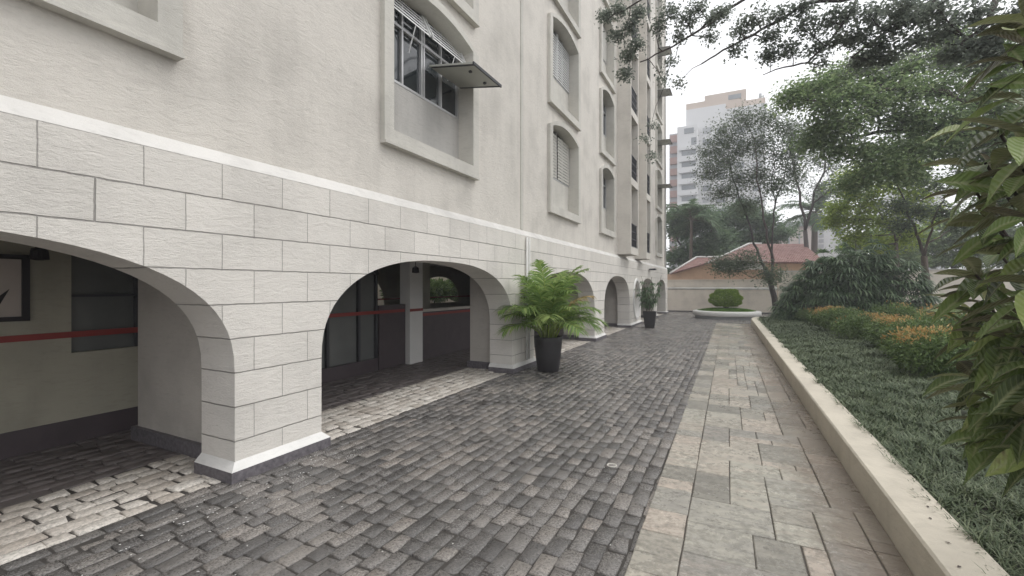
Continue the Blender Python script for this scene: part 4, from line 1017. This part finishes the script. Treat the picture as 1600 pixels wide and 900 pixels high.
for i, (x, y, r1, h, oc_, lb) in enumerate(hs):
    root = empty('feathery_shrub', (x, y, .26), 0, lb, 'shrub', 'feathery shrubs in a row in the bed')
    P_ = []; r_ = np.random.default_rng(60+i)
    for q in range(7):
        a = r_.uniform(0, 6.28); k = r_.uniform(0, .5)*r1; cz = h*r_.uniform(.35, .68)
        P_.append(shell_leaves((k*math.cos(a), k*math.sin(a), cz), (r1*.66, r1*.66, min(cz, h*.45)), 1500, .075, .026, None, .3, 70+i*9+q, .9))
    V, F = cat_parts(P_); cz = V.reshape(-1, 5, 3).mean(1)
    thr = h*(.90 if oc_ else 1.15)+.10*np.sin(cz[:, 0]*5+i)+r_.normal(0, .07, len(cz))
    mi = np.repeat((cz[:, 2] > thr).astype(int), 4)
    fast_mesh('foliage', V, F, None, root, mi=mi, mats=[M['shrubg'], M['shrubo']])
    g = MB()
    for q in range(9):
        a = q*.7; g.tube([(.04*math.cos(a), .04*math.sin(a), -.03), (r1*.3*math.cos(a), r1*.3*math.sin(a), h*.4), (r1*.5*math.cos(a), r1*.5*math.sin(a), h*.75)], [.014, .01, .005], 4)
    g.build('stem', M['darkbark'], root)

# ------------------------------------------------------------------ mondo grass ground cover
def ground_cover():
    r_ = np.random.default_rng(80); n = 190000
    y = 1.2+27*r_.uniform(0, 1, n)**1.55; wdt = np.where(y < 12, 3.2, 2.9)
    lx = np.interp(y, [p[1] for p in Lp], [p[0] for p in Lp])+.30
    x = lx+wdt*r_.uniform(0, 1, n)**1.1-.03+.05*np.sin(y*7)*r_.uniform(0, 1, n)
    tz = r_.integers(0, n//9, n); tc = r_.normal(0, 1, (n//9, 2))     # blades bunch in tufts
    mound = .05*np.sin(x*6.1+1)*np.sin(y*5.3)+.04*np.sin(x*13)*np.cos(y*11)
    P0 = np.stack([x+.012*tc[tz, 0], y+.012*tc[tz, 1], BED-.07+np.maximum(0, mound)*.6], 1)
    az = r_.uniform(0, 2*math.pi, n); L = r_.uniform(.07, .16, n)*(1+mound*2); hang = r_.uniform(.5, 1.2, n)
    hd = np.stack([np.cos(az), np.sin(az), np.zeros(n)], 1)
    k = 4; s = np.linspace(0, 1, k)[None, :, None]
    P = P0[:, None]+hd[:, None]*(L[:, None, None]*.75*s**1.3)+np.array([0, 0, 1.])*(L[:, None, None]*(1.15*s-hang[:, None, None]*.72*s**2))
    S = np.stack([-np.sin(az), np.cos(az), np.zeros(n)], 1)[:, None]*np.ones((1, k, 1))
    w = (.0048+.0006*y)[:, None]*np.array([.8, 1, .8, .1])[None]
    return ribbon(P, S, w)
V, F = ground_cover()
tag(fast_mesh('ground_cover', V, F, M['mondo']), 'dark green mondo grass carpeting the bed behind the cream kerb', 'ground cover', kind='stuff')

# ------------------------------------------------------------------ potted palm and potted cane plant
px, py = -3.66, 9.02
t = empty('potted_palm', (px, py, .012), 0, 'large feathery areca palm in a round charcoal pot by the second pier', 'potted plant')
g = MB(); g.lathe([(.0, 0), (.215, 0), (.23, .02), (.275, .35), (.30, .62), (.305, .74), (.295, .755), (.275, .75), (.265, .70), (.25, .62)], 40); g.build('pot', M['pot'], t, True)
g = MB(); g.lathe([(.262, .68), (.1, .70), (.0, .70)], 24); g.build('soil', M['soil'], t)
r_ = np.random.default_rng(90); parts, dry = [], []; st = MB(); cane = MB()
for i in range(42):
    az = i*2.399+r_.normal(0, .25); q = ((i+.5)/42)**.9
    el = 1.52-.95*q+r_.normal(0, .1); L = r_.uniform(.82, 1.08)*(1.25-.32*q); dr = r_.uniform(.8, 1.3)+.35*q
    b0 = np.array([.13*math.cos(az)*(.3+q), .13*math.sin(az)*(.3+q), .7]); hz = .58-.42*q
    mid = b0+np.array([.10*math.cos(az), .10*math.sin(az), hz])
    if i % 3 == 0: cane.tube([b0, (b0+mid)/2+np.array([0, 0, .02]), mid], [.022, .018, .012], 7)
    else: st.tube([b0, mid], [.012, .009], 5)
    P, VF = frond(L, el, az, dr, 32, .47, .032, r_, mid, .45, .5)
    (dry if i in (16,) else parts).append(VF); st.tube(P, np.linspace(.010, .003, len(P)), 5)
V, F = cat_parts(parts); fast_mesh('fronds', V, F, M['palm'], t)
V, F = cat_parts(dry); tag(fast_mesh('dry_fronds', V, F, M['palmdry'], t), 'browned fronds')
st.build('frond_stalk', M['lime'], t); cane.build('stem', plain('palm_cane', (.22, .26, .10), .5, .3, 30), t, True)

t = empty('potted_cane_plant', (-3.45, 20.4, .012), .1, 'tall thin cane plant in a tapered square charcoal pot in front of the far arch', 'potted plant')
g = MB()
def sq(r, z): return [(-r, -r, z), (r, -r, z), (r, r, z), (-r, r, z)]
g.add(sq(.19, 0)+sq(.28, .72)+sq(.25, .72)+sq(.24, .64), [(3, 2, 1, 0)]+[(o+i, o+(i+1) % 4, o+4+(i+1) % 4, o+4+i) for o in (0, 4, 8) for i in range(4)]); g.build('pot', M['pot'], t)
g = MB(); g.add(sq(.243, .66), [(0, 1, 2, 3)]); g.build('soil', M['soil'], t)
r_ = np.random.default_rng(95); g = MB(); LP, LD, LN, LL = [], [], [], []
for i in range(13):
    a = r_.uniform(0, 6.28); tx, ty = r_.normal(0, .16, 2); hh = r_.uniform(1.3, 2.35)
    P = curve((.1*math.cos(a), .1*math.sin(a), .66), (.1*math.cos(a)+tx*1.3, .1*math.sin(a)+ty*1.3, hh), 7, .05, r_); g.tube(P, np.linspace(.012, .006, 7), 5)
    for j in range(70):
        q = r_.uniform(.35, 1); p = P[int(q*6)]+r_.normal(0, .03, 3); LP.append(p); d = r_.normal(0, 1, 3); d[2] = -abs(d[2])*.4-.3; LD.append(d); LN.append([r_.normal(0, .4), r_.normal(0, .4), 1]); LL.append(r_.uniform(.14, .28))
V, F = leaves(np.array(LP), np.array(LD), np.array(LN), np.array(LL), np.array(LL)*.16, .1, .35); fast_mesh('foliage', V, F, M['deep'], t); g.build('stem', M['bark'], t)

# ------------------------------------------------------------------ large leaved shrub in the foreground at the right
def big_shrub():
    r_ = np.random.default_rng(101)
    base = np.array([2.1, 4.6, .24]); root = empty('large_leaved_shrub', tuple(base), 0, 'tall shrub with long glossy leaves close to the camera at the right edge', 'shrub')
    g = MB(); P_, S_, W_ = [], [], []; 
    tips = []
    spec = [(1605, 40, 3.0), (1600, 95, 2.9), (1600, 150, 3.2), (1618, 210, 2.8), (1600, 265, 2.9), (1585, 300, 3.0), (1612, 340, 2.9), (1600, 390, 3.3),
            (1560, 395, 3.7), (1625, 440, 3.0), (1560, 455, 3.8), (1600, 500, 3.3), (1560, 500, 3.8), (1590, 545, 3.6), (1625, 570, 3.2), (1580, 590, 3.8), (1610, 625, 3.6), (1630, 660, 3.4), (1590, 655, 3.9), (1545, 545, 3.9), (1625, 705, 3.7), (1535, 470, 3.9),
            (1630, 20, 3.0), (1640, 130, 2.9), (1640, 380, 3.1), (1650, 560, 3.1), (1640, 290, 3.3), (1645, 230, 3.1), (1655, 480, 3.4), (1600, 600, 3.5), (1640, 620, 3.4), (1580, 530, 3.4), (1540, 255, 3.3), (1525, 300, 3.4), (1548, 345, 3.3), (1525, 430, 3.6), (1515, 505, 4.0), (1520, 590, 4.1), (1550, 625, 3.9), (1570, 690, 3.9), (1560, 205, 3.2), (1540, 660, 4.2)]
    for u, v, Y in spec:
        Y *= .80
        tip = pt(u, v, Y)-base
        mid = tip*.5+np.array([.35, .1, .15]); P = np.array([[0, 0, 0], mid*.5+np.array([.1, 0, .1]), mid, tip]); Q = [P[0]]
        for a, b in zip(P, P[1:]): Q += [a+(b-a)*.5+r_.normal(0, .02, 3), b]
        Q = np.array(Q); g.tube(Q, np.linspace(.022, .006, len(Q)), 6, cap=False)
        ax = norm(Q[-1]-Q[-3]); nl = r_.integers(6, 10)
        for k in range(nl):
            q = (k+.5)/nl; p = tip-ax*(.16*(1-q)); az = k*2.4+r_.uniform(0, .5)
            A = norm(np.cross(ax, [.3, .2, 1])); B = np.cross(ax, A); rad = A*math.cos(az)+B*math.sin(az)
            D = norm(rad*(1.0-.45*q)+ax*(.15+.6*q)+np.array([-.25, -.15, -.05])); L = r_.uniform(.17, .29)
            kk = 9; s = np.linspace(0, 1, kk)
            C_ = p+D[None]*L*s[:, None]; C_[:, 2] -= L*r_.uniform(.15, .5)*s**2
            up = norm(np.array([0, 0, 1.])*.9+r_.normal(0, .35, 3)); S = norm(np.cross(D, up))
            P_.append(C_); S_.append(np.tile(S, (kk, 1))); w = L*r_.uniform(.28, .38)
            W_.append(w*np.array([.05, .28, .58, .85, 1, .95, .72, .38, .02]))
    P_, S_, W_ = map(np.array, (P_, S_, W_)); n, kk, _ = P_.shape
    T = norm(np.gradient(P_, axis=1)); U = np.cross(S_, T)
    wv = W_[..., None]; und = .06*np.sin(np.linspace(0, 9, kk))[None, :, None]
    L_ = P_-S_*wv*.5+U*wv*(.16+und); R_ = P_+S_*wv*.5+U*wv*(.16-und); L2 = P_-S_*wv*.27+U*wv*.06; R2 = P_+S_*wv*.27+U*wv*.06
    V = np.stack([L_, L2, P_, R2, R_], 2).reshape(-1, 3); base_i = (np.arange(n)*kk*5)[:, None, None]+(np.arange(kk-1)*5)[None, :, None]+np.arange(4)[None, None]
    F = np.stack([base_i, base_i+1, base_i+6, base_i+5], -1).reshape(-1, 4)
    o = fast_mesh('foliage', V, F, M['big'], root, True)
    at = o.data.attributes.new('rib', 'FLOAT', 'POINT'); at.data.foreach_set('value', np.tile(np.array([0, .46, 1, .46, 0], np.float32), n*kk))
    at = o.data.attributes.new('along', 'FLOAT', 'POINT'); at.data.foreach_set('value', np.tile(np.repeat(np.linspace(0, 1, kk), 5), n).astype(np.float32))
    g.build('stem', M['darkbark'], root, True)
big_shrub()

# ------------------------------------------------------------------ small things on the paving
g = MB(); g.lathe([(.05, .014), (.05, .022), (.041, .023), (.036, .015), (.0, .014)], 24)
tag(g.build('drain_cap', M['trim'], loc=(-1.145, 4.55, 0)), 'small pale round drain cap set in the dark cobbles', 'drain')
r_ = np.random.default_rng(120); n = 90
P = np.stack([r_.uniform(-4.1, -.7, n), 1.3+9*r_.uniform(0, 1, n)**1.6, np.full(n, .022)], 1)
near = np.stack([-4.0+r_.normal(0, .25, 90)*.6+.2, 2.3+r_.uniform(-.8, 1.6, 90), np.full(90, .024)], 1); P = np.concatenate([P, near])
D = r_.normal(0, 1, (len(P), 3)); D[:, 2] = 0; N_ = np.tile([0, 0, 1.], (len(P), 1))+r_.normal(0, .1, (len(P), 3))
V, F = leaves(P, D, N_, r_.uniform(.012, .03, len(P)), .01, .1, 0)
tag(fast_mesh('paving_litter', V, F, M['whitetrim']), 'pale petals and chips scattered on the cobbles', 'litter', kind='stuff')
P = np.array([(.0, 5.1, .02), (-.2, 3.6, .02), (-.05, 4.2, .02), (.3, 4.6, .02), (.25, 3.2, .02), (.55, 5.9, .02), (-.3, 6.8, .02), (1.12, 3.6, .304), (1.15, 3.9, .304), (1.19, 4.1, .304), (1.08, 3.3, .304)])
D = r_.normal(0, 1, (len(P), 3)); D[:, 2] = 0
V, F = leaves(P, D, np.tile([.1, 0, 1.], (len(P), 1)), .035, .016, .2, 0)
tag(fast_mesh('fallen_leaves', V, F, M['darkbark']), 'few small dark fallen leaves on the slabs and the cream kerb', 'leaves', kind='stuff')
# air between the camera and the far trees and towers
g = MB(); g.box(-151, 151, -41, 201, -1.06, 60)
t_ = bpy.data.materials.new('haze_air'); t_.use_nodes = True; t_.node_tree.nodes.clear()
ou = t_.node_tree.nodes.new('ShaderNodeOutputMaterial'); pv = t_.node_tree.nodes.new('ShaderNodeVolumePrincipled')
pv.inputs['Color'].default_value = (.96, .97, 1, 1); pv.inputs['Density'].default_value = .003; pv.inputs['Anisotropy'].default_value = .2
t_.node_tree.links.new(pv.outputs[0], ou.inputs['Volume'])
tag(g.build('haze', t_), kind='stuff')
# plants in the back court
cps = [(18.2, 1.0, 'low leafy plant in the back court, seen left of the white garage pillar'), (20.3, 1.25, 'leafy plant in the back court, first one right of the white garage pillar'),
       (22.0, .95, 'short leafy plant in the back court between two taller ones'), (23.8, 1.5, 'tallest leafy plant in the back court, seen at the right end of the second arch')]
for i, (y, hh, lb) in enumerate(cps):
    root = empty('court_plant', (-15.9, y, 0), 0, lb, 'plant', 'plants in the back court')
    V, F = shell_leaves((0, 0, 1.1+hh*.5), (.5, .75, hh*.6), 1500, .26, .09, None, .35, 130+i, 1); fast_mesh('foliage', V, F, M['shrubg'], root)
    g = MB(); g.tube([(0, 0, 0), (0, .05, .8), (0, 0, 1.1+hh*.5)], [.07, .05, .03], 6); g.build('stem', M['bark'], root)
